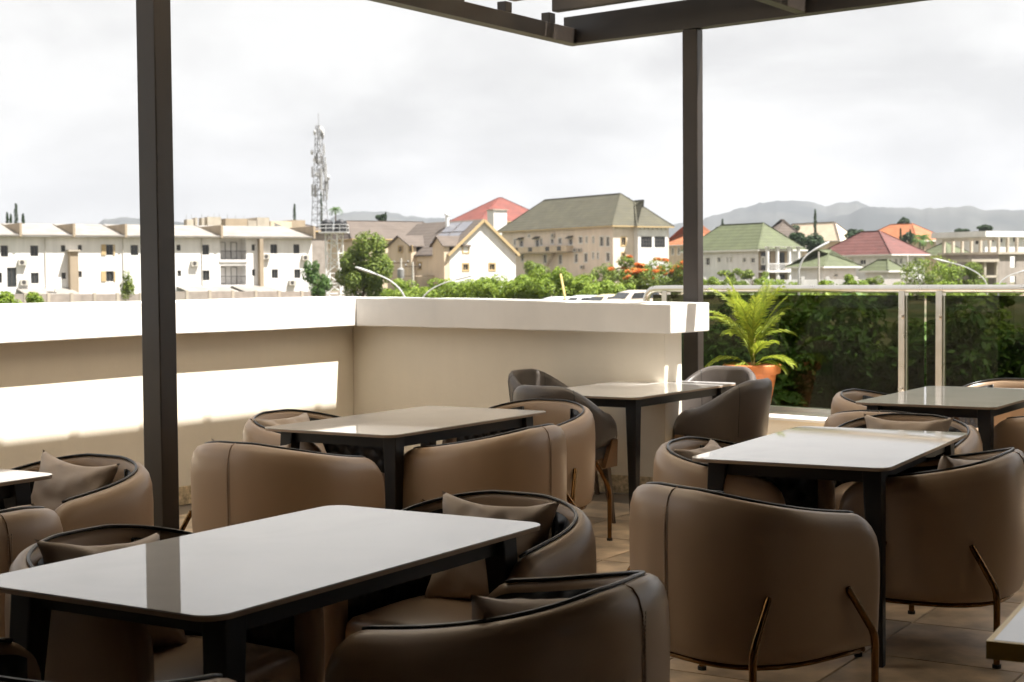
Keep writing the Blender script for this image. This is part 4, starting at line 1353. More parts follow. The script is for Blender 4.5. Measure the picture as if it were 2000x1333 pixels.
for h in lw_: window(G, 'l', h, surround=('tan_frame', .15), bar=.07)
def gable_roof(b, mat, s0, s1, d0, d1, z, zr, over=.45, th=.2):
    c = (s0 + s1) / 2
    k = (zr - z) / (c - s0)
    for sg, e in ((-1, s0), (1, s1)):
        ex = e + sg * over; ez = z - over * k
        mb = MB()
        mb.hexa([(c, d0 - over, zr), (ex, d0 - over, ez), (ex, d1 + over, ez), (c, d1 + over, zr), (c, d0 - over, zr + th), (ex, d0 - over, ez + th), (ex, d1 + over, ez + th), (c, d1 + over, zr + th)])
        o = recalc(mb.build('roof', M[mat], b.root))
        mb = MB(); mb.bar((c, d0 - over - .03, zr + .02), (ex, d0 - over - .03, ez + .02), .06, .42); mb.build('bargeboard', M['tan_frame'], o)
gable_roof(G, 'r_brown', 0, gs1, 0, GD, zl, zr)
# cross-gabled bays on the shaded side
for (xa, xb, xc, yc, ye, wl) in ((855, 878.5, 864.5, 463, 480, ()), (768, 813, 793, 462, 482, ((780, 481.5, 787, 492.5), (800, 481.5, 807, 492.5)))):
    d1 = G.sd(xa, 500)[0]; d0 = G.sd(xb, 500)[0]
    d0 = max(d0, 0.05)
    zc = G.sd(xc, yc)[1]; ze_ = G.sd(xc, ye)[1]
    pr = 0.9
    mb = MB()
    mb.poly([(-pr, d0, 0), (-pr, d1, 0), (-pr, d1, ze_), (-pr, (d0 + d1) / 2, zc), (-pr, d0, ze_)], True)
    mb.poly([(-pr, d0, 0), (0, d0, 0), (0, d0, ze_), (-pr, d0, ze_)]); mb.poly([(-pr, d1, 0), (0, d1, 0), (0, d1, ze_), (-pr, d1, ze_)], True)
    mb.build('bay', M['b_cream'], G.root)
    for sg, dd in ((-1, d0 - .3), (1, d1 + .3)):
        c = (d0 + d1) / 2
        kz = (zc - ze_) / ((d1 - d0) / 2) * .3
        mb = MB(); mb.hexa([(-pr - .4, c, zc), (-pr - .4, dd, ze_ - kz), (3.6, dd, ze_ - kz), (3.6, c, zc), (-pr - .4, c, zc + .16), (-pr - .4, dd, ze_ - kz + .16), (3.6, dd, ze_ - kz + .16), (3.6, c, zc + .16)])
        recalc(mb.build('bay_roof', M['r_brown'], G.root))
    for r in wl: window(G, 'l', G.rect('l', r, -pr), off=-pr - .15, surround=('tan_frame', .15), bar=.07)
a0, z1 = G.sd(845, 470); a1, _ = G.sd(822, 470)
# solar panels and flue on the roof
for (da, db) in ((2.0, 5.2), (5.6, 8.8)):
    k = (zr - zl) / gsr
    mb = MB()
    for i in range(2):
        sA, sB = gsr * (.28 + .34 * i), gsr * (.28 + .34 * i + .30)
        mb.hexa([(sA, da, zl + sA * k + .24), (sB, da, zl + sB * k + .24), (sB, db, zl + sB * k + .24), (sA, db, zl + sA * k + .24), (sA, da, zl + sA * k + .30), (sB, da, zl + sB * k + .30), (sB, db, zl + sB * k + .30), (sA, db, zl + sA * k + .30)])
    mb.build('solar_panel', M['solar'], G.root)
mb = MB(); mb.tube([(gsr - 1.0, 9, zr - 1), (gsr - 1.0, 9, zr + 1.0)], .3, 10); mb.lathe([(0, 0), (.42, .1), (.42, .35), (.25, .6), (0, .65)], 12, (gsr - 1.0, 9, zr + .95)); mb.build('flue', M['white_metal'], G.root, True, 40)
lbox(G, 'porch_roof', 'b_tan', -4.2, -.95, 3.0, 8, 3.0, 3.2)
G2 = Bld('terraced_house', 745, 262.0, -1.5, 'cream terraced house with long brown roof behind the big green tree', 'house')
a1, z0 = G2.fr(870, 468); zr2 = G2.fr(800, 431)[1]; a0 = G2.fr(690, 460)[0]
hl = [G2.rect('f', r) for r in ((760, 490, 768, 502), (775, 490, 783, 502))]
mb = MB(); holed(mb, G2.mapf('f'), a0, a1, 0, z0, hl, False); mb.poly([(a1, 0, 0), (a1, 10, 0), (a1, 10, z0), (a1, 0, z0)]); mb.poly([(a0, 0, 0), (a0, 10, 0), (a0, 10, z0), (a0, 0, z0)], True); mb.build('wall', M['b_cream'], G2.root)
for h in hl: window(G2, 'f', h, bar=.07)
hip_roof(G2, 'r_brown', a0, a1, 0, 11, z0, zr2 - z0, 's', inset=2.0)

# red hipped roof behind
RR = Bld('red_roofed_house', 895, 330.0, -1, 'house with a large brick-red hipped roof behind the gabled house', 'house')
a0, z0 = RR.fr(938, 432); a1 = RR.fr(1080, 432)[0]; zt2 = RR.fr(975, 388)[1]
lbox(RR, 'wall', 'b_cream', a0, a1, 0, 14, 0, z0)
hip_roof(RR, 'r_red', a0, a1, 0, 14, z0, zt2 - z0 + .6, 's', inset=9.5)
wb = Bld('white_roof_tank_house', 966, 300.0, -1, 'small white rooftop tank housing between the red and olive roofs', 'tank house')
a0, z1 = wb.fr(964, 411); a1, _ = wb.fr(990, 411)
lbox(wb, 'housing', 'b_white', a0, a1, 0, 2.4, 0, z1); lbox(wb, 'lid', 'b_conc', a0 - .2, a1 + .2, -.2, 2.6, z1 + .002, z1 + .2)

# ---------------- olive-roofed hotel
HT = Bld('hotel_building', 1197.5, 260.0, -1.2, 'large cream building with olive hipped roof and long curved balcony', 'building')
zeH = HT.fr(1197.5, 441)[1]
HS = HT.fr(1306, 441)[0]; HD = HT.sd(980, 452)[0]
def c4(x, y): return (960 + x / 5.263, 370 + y / 5.263)
def rc4(x0, y0, x1, y1): return (*c4(x0, y0), *c4(x1, y1))
LW = [(230, 515, 250, 575), (290, 530, 325, 590), (455, 520, 490, 605), (500, 510, 520, 575), (612, 510, 638, 560), (690, 505, 718, 560), (798, 515, 832, 570), (900, 490, 932, 555), (970, 490, 986, 550), (1040, 490, 1056, 550), (1115, 490, 1150, 585), (1180, 490, 1212, 585),
      (305, 670, 330, 740), (535, 670, 566, 760), (692, 672, 724, 770), (855, 665, 886, 755), (955, 660, 986, 750), (1038, 650, 1055, 715), (1086, 650, 1103, 715), (1182, 655, 1215, 740), (375, 470, 385, 490), (388, 470, 398, 490)]
hl = [HT.rect('l', rc4(*r)) for r in LW]
RWN = [(1335, 495, 1378, 575), (1340, 655, 1372, 735)]
hf = [HT.rect('f', rc4(*r)) for r in RWN]
mb = MB()
holed(mb, HT.mapf('l'), 0, HD, 0, zeH, hl, True)
holed(mb, HT.mapf('f'), 0, HS, 0, zeH, hf, False)
mb.poly([(HS, 0, 0), (HS, HD, 0), (HS, HD, zeH), (HS, 0, zeH)]); mb.poly([(0, HD, 0), (HS, HD, 0), (HS, HD, zeH), (0, HD, zeH)], True)
mb.build('wall', M['b_pink'], HT.root)
for h in hl: window(HT, 'l', h, surround=('white_frame', .16), bar=.06)
for h in hf: window(HT, 'f', h, surround=('tan_frame', .2), bar=.06)
hip_roof(HT, 'r_olive', 0, HS, 0, HD, zeH, HT.fr(1205, 384)[1] - zeH + .9, 'd', inset=6.6, over=.7)
# sunlit projection with two latticed windows
p0, _ = HT.fr(1246, 441); pj = -1.2
zq = HT.fr(1246, 443)[1]
hh = [HT.rect('f', rc4(*r), pj) for r in ((1535, 485, 1650, 600), (1675, 485, 1785, 600))]
mb = MB()
p0 = HT.fr(1246, 441, pj)[0]; p1 = HT.fr(1304, 441, pj)[0]
holed(mb, HT.mapf('f', pj), p0, p1, 0, zq, hh, False)
mb.poly([(p0, pj, 0), (p0, -.01, 0), (p0, -.01, zq), (p0, pj, zq)], True); mb.poly([(p1, pj, 0), (p1, -.01, 0), (p1, -.01, zq), (p1, pj, zq)])
mb.build('front_bay', M['b_white'], HT.root)
for h in hh: window(HT, 'f', h, off=pj, nm=3, horiz=2, frame='dark_lattice' if 'dark_lattice' in M else 'grey_frame', bar=.12)
for k in range(7):
    a = p0 + (p1 - p0) * (k + .5) / 7
    lbox(HT, 'eave_bracket', 'white_frame', a - .1, a + .1, pj - .35, pj - .002, zq - .55, zq - .02)
hip_roof(HT, 'r_olive', p0, p1 + .3, pj, 7, zq + .02, 4.6, 'd', inset=6, over=.6)
# balcony
d0, zbk = HT.sd(*c4(840, 620)); d1, _ = HT.sd(*c4(255, 630))
z0b = HT.sd(*c4(700, 655))[1]; z1b = HT.sd(*c4(700, 585))[1]
mb = MB(); mb.box(-1.5, -.003, d0, d1, z0b, z0b + .2); mb.build('balcony_slab', M['b_tan'], HT.root)
mb = MB(); mb.box(-1.5, -1.38, d0, d1, z0b + .202, z1b); mb.box(-1.378, -.003, d0, d0 + .12, z0b + .202, z1b); mb.build('balcony_parapet', M['b_cream'], HT.root)
for f in (.12, .32, .62, .88):
    a = d0 + (d1 - d0) * f
    mb = MB(); mb.box(-1.56, -1.502, a - .6, a + .6, z0b + .35, z1b - .1); mb.build('balcony_grille', M['grey_frame'], HT.root)
for h in (hl[1], hl[2], hl[6]):
    mb = MB(); mb.hexa([(-.7, h[0] - .3, h[3] + .1), (-.02, h[0] - .3, h[3] + .5), (-.02, h[1] + .3, h[3] + .5), (-.7, h[1] + .3, h[3] + .1), (-.7, h[0] - .3, h[3] + .2), (-.02, h[0] - .3, h[3] + .6), (-.02, h[1] + .3, h[3] + .6), (-.7, h[1] + .3, h[3] + .2)]); mb.build('door_canopy', M['r_olive'], HT.root)
for (x, y) in ((640, 475), (865, 628), (915, 628), (940, 800)):
    a, z = HT.sd(*c4(x, y)); ac_unit(HT, 'l', a, z)
mb = MB()
a, z = HT.sd(*c4(690, 640))
for k in range(9):
    zz = z - k * .33
    mb.box(-1.2, -.4, a + k * .32, a + k * .32 + .34, zz - .2, zz)
mb.build('outside_stair', M['b_tan'], HT.root)
lbox(HT, 'yard_wall', 'b_cream', -9, -8.7, 1, 14, 0, 2.0)

# ---------------- the villas on the right
def villa(name, px, Y, base, label, roof, wall, xl, xr, ye, yr, wl=(), wf=(), yb=None, axis='d', inset=None, depth=None, over=.6, cat='house', frame='white_frame'):
    b = Bld(name, px, Y, base, label, cat)
    z = b.fr(px, ye)[1]
    S1 = b.fr(xr, ye)[0]
    D = depth or b.sd(xl, ye)[0]
    hl = [b.rect('l', r) for r in wl]; hf = [b.rect('f', r) for r in wf]
    mb = MB()
    holed(mb, b.mapf('l'), 0, D, 0, z, hl, True); holed(mb, b.mapf('f'), 0, S1, 0, z, hf, False)
    mb.poly([(S1, 0, 0), (S1, D, 0), (S1, D, z), (S1, 0, z)]); mb.poly([(0, D, 0), (S1, D, 0), (S1, D, z), (0, D, z)], True)
    mb.build('wall', M[wall], b.root)
    for h in hl: window(b, 'l', h, surround=(frame, .14), bar=.06)
    for h in hf: window(b, 'f', h, surround=(frame, .14), bar=.06)
    hgt = b.fr(px, yr)[1] - z
    hip_roof(b, roof, 0, S1, 0, D, z + .01, hgt * 1.06, axis, inset, over, fascia='white_frame')
    b.S1, b.D, b.z = S1, D, z
    return b
def c5(x, y): return (1340 + x / 5.882, 380 + y / 5.882)
def rc5(*r): return (*c5(r[0], r[1]), *c5(r[2], r[3]))
def c6(x, y): return (1640 + x / 5.556, 390 + y / 5.556)
def rc6(*r): return (*c6(r[0], r[1]), *c6(r[2], r[3]))
OH = villa('orange_roofed_house', 1345, 310, -1, 'house with orange hipped roof half hidden behind the pergola post', 'r_orange', 'b_cream', 1298, 1412, 478, 438, wl=((1312, 484, 1316, 498), (1324, 484, 1328, 498)), axis='s', inset=7)
GV = villa('green_roofed_villa', 1481, 220, -1.3, 'white two-storey villa with sage green hipped roof and columned porch', 'r_green', 'b_white', 1338, 1566, 488, 437,
           wl=[rc5(*r) for r in ((228, 730, 275, 815), (363, 725, 398, 778), (470, 725, 487, 778), (510, 725, 528, 778), (655, 730, 688, 780), (745, 730, 793, 785), (870, 725, 900, 800))], depth=None, axis='d', inset=4.2)
# its porch: two-storey columns and balconies
for x in (945, 1060, 1195, 1300):
    a = GV.fr(*c5(x, 700), -2.2)[0]
    mb = MB(); mb.lathe([(0, 0), (.38, 0), (.38, .3), (.27, .35), (.25, 6.0), (.36, 6.1), (.36, 6.35), (0, 6.35)], 12, (a, -2.0, .3)); mb.build('column', M['b_white'], GV.root, True, 40)
a0, a1 = GV.fr(*c5(930, 700), -2.2)[0], GV.fr(*c5(1320, 700), -2.2)[0]
zc = GV.fr(*c5(1100, 640), -2.2)[1]
lbox(GV, 'porch_entablature', 'b_white', a0, a1, -2.5, -.62, 6.66, zc + .5); lbox(GV, 'porch_floor', 'b_white', a0, a1, -2.4, -.01, 3.0, 3.25)
lbox(GV, 'porch_back', 'b_tan', a0 + .3, a1 - .3, -.05, -.012, .2, 6.4)
for f in (.12, .55):
    window(GV, 'f', (a0 + (a1 - a0) * f, a0 + (a1 - a0) * (f + .26), 3.4, 5.9), off=-.2, bar=.08)
    window(GV, 'f', (a0 + (a1 - a0) * f, a0 + (a1 - a0) * (f + .26), .4, 2.7), off=-.2, bar=.08)
mb = MB(); mb.box(a0 + .3, a1 - .3, -2.3, -2.24, 4.2, 4.3)
for k in range(18):
    x = a0 + .4 + (a1 - a0 - .8) * k / 17; mb.box(x - .04, x + .04, -2.3, -2.24, 3.26, 4.2)
mb.build('balustrade', M['b_white'], GV.root)
GV2 = villa('grey_roofed_house', 1500, 262, -1, 'house with grey-brown hipped roof peeking up behind the green villa', 'r_brown', 'b_cream', 1470, 1585, 482, 431, axis='s', inset=6)
BR = villa('brown_roofed_villa', 1640, 300, -1, 'house with broad brown hipped roof among dark trees', 'r_brown', 'b_cream', 1512, 1668, 470, 435, wl=((1560, 473, 1566, 480),), wf=((1648, 474, 1655, 486),), axis='d', inset=4)
BR.root.children[0].data.materials[0] = M['b_cream']
LG = villa('low_green_roofed_house', 1608, 205, -1.3, 'low white house with sage green roof beside the columned villa', 'r_green', 'b_white', 1545, 1672, 521, 489, wf=[rc5(*r) for r in ((1700, 915, 1740, 945), (1830, 915, 1865, 945))], axis='s', inset=5)
MV = villa('maroon_roofed_villa', 1741, 232, -1.3, 'white villa with maroon hipped roof and rooftop solar strip', 'r_maroon', 'b_white', 1600, 1806, 497, 452,
           wl=[rc6(*r) for r in ((50, 655, 90, 700), (125, 650, 150, 675), (220, 655, 285, 705), (395, 655, 440, 700))], wf=[rc6(*r) for r in ((600, 640, 625, 700), (650, 640, 680, 700), (805, 625, 840, 700))], axis='d', inset=6.5)
for k in range(11):
    f = .52 + .04 * k
    dd = MV.D * f
    mb = MB(); mb.hexa([(.1, dd, MV.z + .35), (1.5, dd, MV.z + 1.15), (1.5, dd + MV.D * .03, MV.z + 1.15), (.1, dd + MV.D * .03, MV.z + .35), (.1, dd, MV.z + .41), (1.5, dd, MV.z + 1.21), (1.5, dd + MV.D * .03, MV.z + 1.21), (.1, dd + MV.D * .03, MV.z + .41)]); mb.build('solar_panel', M['solar'], MV.root)
PV = villa('garden_pavilion', 1735, 190, -1.3, 'small white pavilion with pyramid green roof in front of the maroon villa', 'r_green', 'b_white', 1690, 1760, 529, 509, axis='d', cat='pavilion')
SG = villa('small_green_roofed_house', 1850, 262, -1, 'small house with sage green roof under the white flat-roofed building', 'r_green', 'b_cream', 1800, 1892, 497, 473, axis='s')
OL = villa('long_orange_roofed_house', 1792, 300, -1, 'long house with pale orange tiled roof below the hills', 'r_orange', 'b_cream', 1672, 1852, 470, 437, axis='d', inset=6)
# white flat-roofed building
WF = Bld('flat_roofed_building', 1924, 270, -1, 'white modern flat-roofed building at the right edge', 'building')
z1 = WF.fr(1924, 463)[1]; D_ = WF.sd(1828, 463)[0]; S_1 = WF.fr(2030, 463)[0]
hl = [WF.rect('l', (1905, 465, 1913, 477))]; hf = [WF.rect('f', r) for r in ((1938, 464, 1942, 473), (1952, 466, 1958, 474), (1979, 464, 1984, 473))]
mb = MB(); holed(mb, WF.mapf('l'), 0, D_, 0, z1, hl, True); holed(mb, WF.mapf('f'), 0, S_1, 0, z1, hf, False); mb.poly([(0, D_, 0), (S_1, D_, 0), (S_1, D_, z1), (0, D_, z1)], True); mb.build('wall', M['b_white'], WF.root)
for h in hl: window(WF, 'l', h)
for h in hf: window(WF, 'f', h)
lbox(WF, 'roof_slab', 'b_white', -.7, S_1 + .5, -.7, D_ + .5, z1 + .002, z1 + 1.0)
# unfinished concrete frame at the right edge
UF = Bld('concrete_frame_building', 1949, 165, -1.3, 'unfinished grey block building with bare columns at the right edge', 'building')
zs = UF.fr(1949, 497)[1]; ztp = UF.fr(1949, 464)[1]; S2 = UF.fr(2060, 497)[0]
hf = [UF.rect('f', r) for r in ((1973, 501, 1984, 523), (1973, 540, 1984, 560))]
mb = MB(); holed(mb, UF.mapf('f'), 0, S2, 0, zs - .01, hf, False); mb.poly([(0, 0, 0), (0, 8, 0), (0, 8, zs - .01), (0, 0, zs - .01)], True); mb.poly([(0, 8, 0), (S2, 8, 0), (S2, 8, zs - .01), (0, 8, zs - .01)], True); mb.build('wall', M['b_block'], UF.root)
for h in hf:
    mb = MB(); mb.poly([(h[0], .9, h[2]), (h[1], .9, h[2]), (h[1], .9, h[3]), (h[0], .9, h[3])]); mb.build('opening_shade_sheet', M['tank'], UF.root)  # black sheet behind the hole stands in for the dark interior
lbox(UF, 'floor_slab', 'b_conc', -.3, S2, -.3, 8.2, zs, zs + .25)
for i in range(6):
    a = UF.fr(1950 + i * 18, 497)[0]
    for dd in (0.0, 7.6):
        lbox(UF, 'column', 'b_conc', a, a + .28, dd, dd + .28, zs + .252, ztp)
lbox(UF, 'ring_beam', 'b_conc', 0, .28, .282, 7.58, ztp - .3, ztp)
zl2 = UF.fr(1946, 512)[1]
for i in range(3):
    lbox(UF, 'column', 'b_conc', -4.0 + i * 1.9, -3.7 + i * 1.9, 0, .3, 0, zl2)
lbox(UF, 'porch_slab', 'b_conc', -4.3, -.003, -.2, 4.0, zl2 + .002, zl2 + .3)
lbox(UF, 'porch_beam', 'b_conc', -4.1, -.003, 0, .3, 2.2, 2.45)
# compound walls of the villas
for (xa, xb, Y, yt, nm_) in ((1376, 1665, 175, 548, 'white compound wall in front of the green-roofed villa'), (1672, 1960, 172, 546, 'white compound wall in front of the maroon villa')):
    cw = Bld('compound_wall', xa, Y, -1.4, nm_, 'wall', yaw=R(-4))
    a1 = cw.fr(xb, yt)[0]; z1 = cw.fr(xa, yt)[1]
    n = int(a1 / 2.6)
    for k in range(n):
        lbox(cw, 'panel', 'b_white', k * a1 / n + .2, (k + 1) * a1 / n - .2, 0, .18, 0, z1)
        lbox(cw, 'pillar', 'b_white', k * a1 / n - .2, k * a1 / n + .2, -.1, .28, 0, z1 + .35)

# ================================================================== VEGETATION
def leaves(mb, rn, clumps, n, size, up=0.35):
    for _ in range(n):
        c, r = clumps[rn.randrange(len(clumps))]
        while True:
            d = Vector((rn.uniform(-1, 1), rn.uniform(-1, 1), rn.uniform(-1, 1)))
            if 0.05 < d.length < 1: break
        d = d.normalized() * (0.55 + 0.45 * rn.random() ** 0.5)
        p = Vector(c) + Vector((d.x * r[0], d.y * r[1], d.z * r[2]))
        nn = (d + Vector((rn.uniform(-.8, .8), rn.uniform(-.8, .8), rn.uniform(-.5, .8) + up))).normalized()
        t = nn.orthogonal().normalized()
        t = (Matrix.Rotation(rn.uniform(0, 6.28), 3, nn) @ t)
        b = nn.cross(t)
        l, w = size * rn.uniform(.7, 1.3), size * rn.uniform(.35, .6)
        q = [p - t * l * .5, p + b * w * .5 + nn * size * .08, p + t * l * .5, p - b * w * .5 + nn * size * .08]
        mb.poly(q)
def crown_clumps(rn, c, rad, n, k=0.38):
    out = []
    for _ in range(n):
        while True:
            d = Vector((rn.uniform(-1, 1), rn.uniform(-1, 1), rn.uniform(-1, 1)))
            if d.length < 1: break
        d = d.normalized() * (0.35 + 0.5 * rn.random())
        kk = k * rn.uniform(.7, 1.25)
        out.append((Vector(c) + Vector((d.x * rad[0], d.y * rad[1], d.z * rad[2])), (rad[0] * kk, rad[1] * kk, rad[2] * kk * .85)))
    return out
def limbs(mb, rn, base, clumps, r0, nl=7):
    top = sum((Vector(c) for c, _ in clumps), Vector()) / len(clumps)
    fork = Vector(base).lerp(top, 0.45)
    mid = Vector(base).lerp(fork, .5) + Vector((rn.uniform(-.1, .1), rn.uniform(-.1, .1), 0)) * r0 * 8
    mb.tube([base, mid, fork], [r0, r0 * .8, r0 * .65], 7)
    for c, _ in rn.sample(clumps, min(nl, len(clumps))):
        m = fork.lerp(Vector(c), .5) + Vector((rn.uniform(-1, 1), rn.uniform(-1, 1), rn.uniform(0, 1))) * r0
        mb.tube([fork, m, c], [r0 * .5, r0 * .33, r0 * .12], 5, False)
def tree(name, label, px, Y, top, wpx, bot, mat, n, leaf, cat='tree', group=None, seed=1, clumps=14, k=.38, flower=0, trunk=.12, flat=1.0, dy=None):
    rn = random.Random(seed * 97 + int(px))
    pt_, pb_ = at(px, top, Y), at(px, bot, Y)
    rx = wpx * Y / FPX / 2 * 1.15
    rz = (pt_.z - pb_.z) / 2 * 1.05
    gzv = gz(pt_.x, Y) - .05
    root = empty(name, (pt_.x, Y, gzv))
    tag(root, label, cat, group)
    c = Vector((0, 0, (pt_.z + pb_.z) / 2 - gzv))
    cl = crown_clumps(rn, c, (rx, dy or rx, rz * flat), clumps, k)
    mb = MB(); limbs(mb, rn, (0, 0, 0), cl, trunk); mb.build('trunk', M['bark'], root, True)
    mb = MB(); leaves(mb, rn, cl, n, leaf); mb.build('crown', M[mat], root)
    if flower:
        up = sorted(cl, key=lambda q: -(q[0].z + .4 * rn.random()))[:max(2, int(len(cl) * .6))]
        cl2 = []
        for q, r in up:
            for _ in range(3):
                cl2.append((q + Vector((rn.uniform(-.7, .7) * r[0], rn.uniform(-.7, .2) * r[1], r[2] * rn.uniform(.5, .9))), (r[0] * .3, r[1] * .3, r[2] * .2)))
        mb = MB(); leaves(mb, rn, cl2, flower, leaf * 1.1, 1.0); mb.build('blossom', M['flower'], root)
    return root
def cypress(label, px, Y, top, bot, wpx, seed=1):
    rn = random.Random(seed * 31 + int(px))
    a, b = at(px, top, Y), at(px, bot, Y)
    g_ = gz(a.x, Y) - .05
    root = empty('cypress_tree', (a.x, Y, g_)); tag(root, label, 'tree', 'dark slender conifers on the skyline')
    h0, h1 = b.z - g_, a.z - g_
    w = wpx * Y / FPX / 2
    cl = []
    for k in range(14):
        f = k / 13
        r = w * (math.sin(math.pi * (0.15 + .85 * (1 - f))) ** .7 if f > .1 else .7) * (1 - f * .55) + .04
        cl.append((Vector((rn.uniform(-.12, .12) * w, rn.uniform(-.12, .12) * w, h0 + (h1 - h0) * f)), (r, r, (h1 - h0) / 13)))
    mb = MB(); mb.tube([(0, 0, 0), (0, 0, h0 + (h1 - h0) * .8)], [.16, .05], 6); mb.build('trunk', M['bark'], root)
    mb = MB(); leaves(mb, rn, cl, 700, max(.22, w * .35)); mb.build('crown', M['leaf_cy'], root)
def palm(label, px, Y, top, bot, wpx, seed=1, mat='leaf_dk'):
    rn = random.Random(seed * 13 + int(px))
    a, b = at(px, top, Y), at(px, bot, Y)
    g_ = gz(a.x, Y) - .05
    root = empty('palm_tree', (a.x, Y, g_)); tag(root, label, 'palm', 'palms among the roofs')
    hc = (a.z + b.z) / 2 - g_
    mb = MB(); mb.tube([(0, 0, 0), (.1, 0, hc * .5), (0, 0, hc)], [.2, .15, .13], 7); mb.build('trunk', M['bark'], root, True)
    R_ = wpx * Y / FPX / 2
    for k in range(16):
        az = k * 2.4; el = rn.uniform(.1, 1.2)
        mb = MB(); p = Vector((0, 0, hc)); e = el; pts = []
        for i in range(8):
            pts.append(p.copy()); p = p + Vector((math.cos(az) * math.cos(e), math.sin(az) * math.cos(e), math.sin(e))) * R_ * .17; e -= .28
        sdv = Vector((-math.sin(az), math.cos(az), 0))
        for i in range(7):
            for sg in (-1, 1):
                for q in (0, .5):
                    o_ = pts[i].lerp(pts[i + 1], q)
                    mb.poly([o_, o_ + (pts[i + 1] - pts[i]) * .4, o_ + sdv * sg * R_ * .3 + (pts[i + 1] - pts[i]) * .9 + Vector((0, 0, -.12 * R_))])
        mb.build('frond', M[mat], root)

GT = 'garden trees among the houses'
tree('leafy_tree', 'big round green tree right of the water tower', 708, 140, 447, 112, 600, 'leaf', 12000, .30, group=GT, clumps=26, k=.34, trunk=.2)
tree('leafy_tree', 'small dark tree between the white block and the water tower', 620, 152, 496, 54, 600, 'leaf_dk', 3200, .28, group=GT, clumps=18, k=.3)
tree('sapling', 'thin sapling against the white block left of the pergola post', 252, 146, 525, 36, 598, 'leaf', 1500, .22, group=GT, clumps=10, trunk=.05)
for i, (px, Y, tp, w, lab) in enumerate(((8, 46, 574, 60, 'leafy bush top above the parapet at the far left'), (66, 46, 569, 50, 'pointed leafy bush second from the left above the parapet'))):
    tree('leafy_bush', lab, px, Y, tp, w, 640, 'leaf_lt', 1500, .13, cat='bush', group='bushes showing over the parapet', clumps=9, trunk=.04)
HG = 'bushes of the green thicket beyond the back wall'
for i, (px, Y, tp, w, lab) in enumerate(((785, 124, 545, 80, 'leftmost bush of the thicket, beneath the utility poles'), (846, 118, 541, 88, 'bush of the thicket below the gabled house porch'), (905, 112, 543, 92, 'low bush of the thicket under the white gable'), (962, 108, 531, 96, 'bush of the thicket under the right corner of the white gable'), (1022, 106, 522, 98, 'tall bush of the thicket left of the leaning bamboo pole'), (1078, 104, 519, 92, 'tallest bush of the thicket beside the leaning bamboo pole'), (1128, 104, 535, 76, 'bush of the thicket just right of the bamboo pole'), (1178, 98, 546, 84, 'rounded bush of the thicket near the parked cars'), (1222, 98, 550, 64, 'small bush at the right end of the thicket'))):
    tree('leafy_bush', lab, px, Y, tp, w, 615, 'leaf_lt', 5200, .24, cat='bush', group=HG, clumps=24, k=.36, seed=i + 3, trunk=.06, dy=2.2)
tree('leafy_bush', 'rounded bush at the foot of the hotel near the white gable', 1040, 205, 503, 56, 560, 'leaf', 1800, .42, cat='bush', group=GT, clumps=12)
tree('leafy_bush', 'green bush at the sunlit corner of the hotel', 1180, 195, 511, 60, 575, 'leaf', 1800, .4, cat='bush', group=GT, clumps=12)
tree('flame_tree', 'flame tree with orange blossom in front of the hotel', 1246, 138, 498, 122, 600, 'leaf', 6500, .28, group='flame trees', clumps=20, k=.34, flower=1500, trunk=.16)
tree('flame_tree', 'smaller flame tree with orange blossom beside the pergola post', 1312, 146, 497, 74, 600, 'leaf', 4000, .28, group='flame trees', clumps=14, flower=1000, trunk=.14)
tree('leafy_tree', 'light green tree just right of the pergola post', 1388, 150, 526, 44, 590, 'leaf_lt', 2000, .26, group=GT, clumps=10)
for px, lab in ((1432, 'sparse flat-topped tree in front of the green villa, left one'), (1474, 'sparse flat-topped tree in front of the green villa porch')):
    tree('flat_topped_tree', lab, px, 162, 510, 62, 570, 'leaf', 1300, .26, group=GT, clumps=11, k=.24, trunk=.1, flat=.8)
for i, (px, Y, tp, w, bt, mt, lab) in enumerate(((1552, 120, 552, 60, 600, 'leaf_lt', 'low yellow-green bush on the rail line under the street lamp'), (1610, 108, 544, 60, 600, 'leaf_lt', 'bright bush in front of the low green-roofed house'), (1664, 108, 534, 56, 600, 'leaf_lt', 'bright bush left of the garden pavilion'), (1756, 110, 552, 60, 600, 'leaf_lt', 'low bright bush under the maroon villa'), (1790, 140, 503, 70, 590, 'leaf', 'leafy tree at the right corner of the maroon villa'), (1842, 142, 498, 84, 590, 'leaf_lt', 'wide leafy tree left of the concrete frame building'), (1893, 142, 506, 66, 590, 'leaf', 'leafy tree growing beside the bare concrete porch'), (1868, 100, 546, 110, 600, 'leaf_lt', 'broad bright bush near the right end of the handrail'), (1700, 165, 536, 40, 580, 'leaf', 'small bush before the garden pavilion'), (1500, 128, 543, 76, 600, 'leaf_lt', 'low bright bush before the columns of the green villa'), (1436, 126, 547, 66, 600, 'leaf', 'low bush before the left wing of the green villa'), (1722, 118, 548, 60, 600, 'leaf_lt', 'low bright bush right below the garden pavilion'), (1945, 104, 548, 76, 600, 'leaf_lt', 'low bright bush before the concrete frame building'))):
    tree('leafy_tree' if Y > 130 else 'leafy_bush', lab, px, Y, tp, w, bt, mt, 2400, .25, cat='tree' if Y > 130 else 'bush', group=GT, clumps=14, seed=i + 20, trunk=.08)
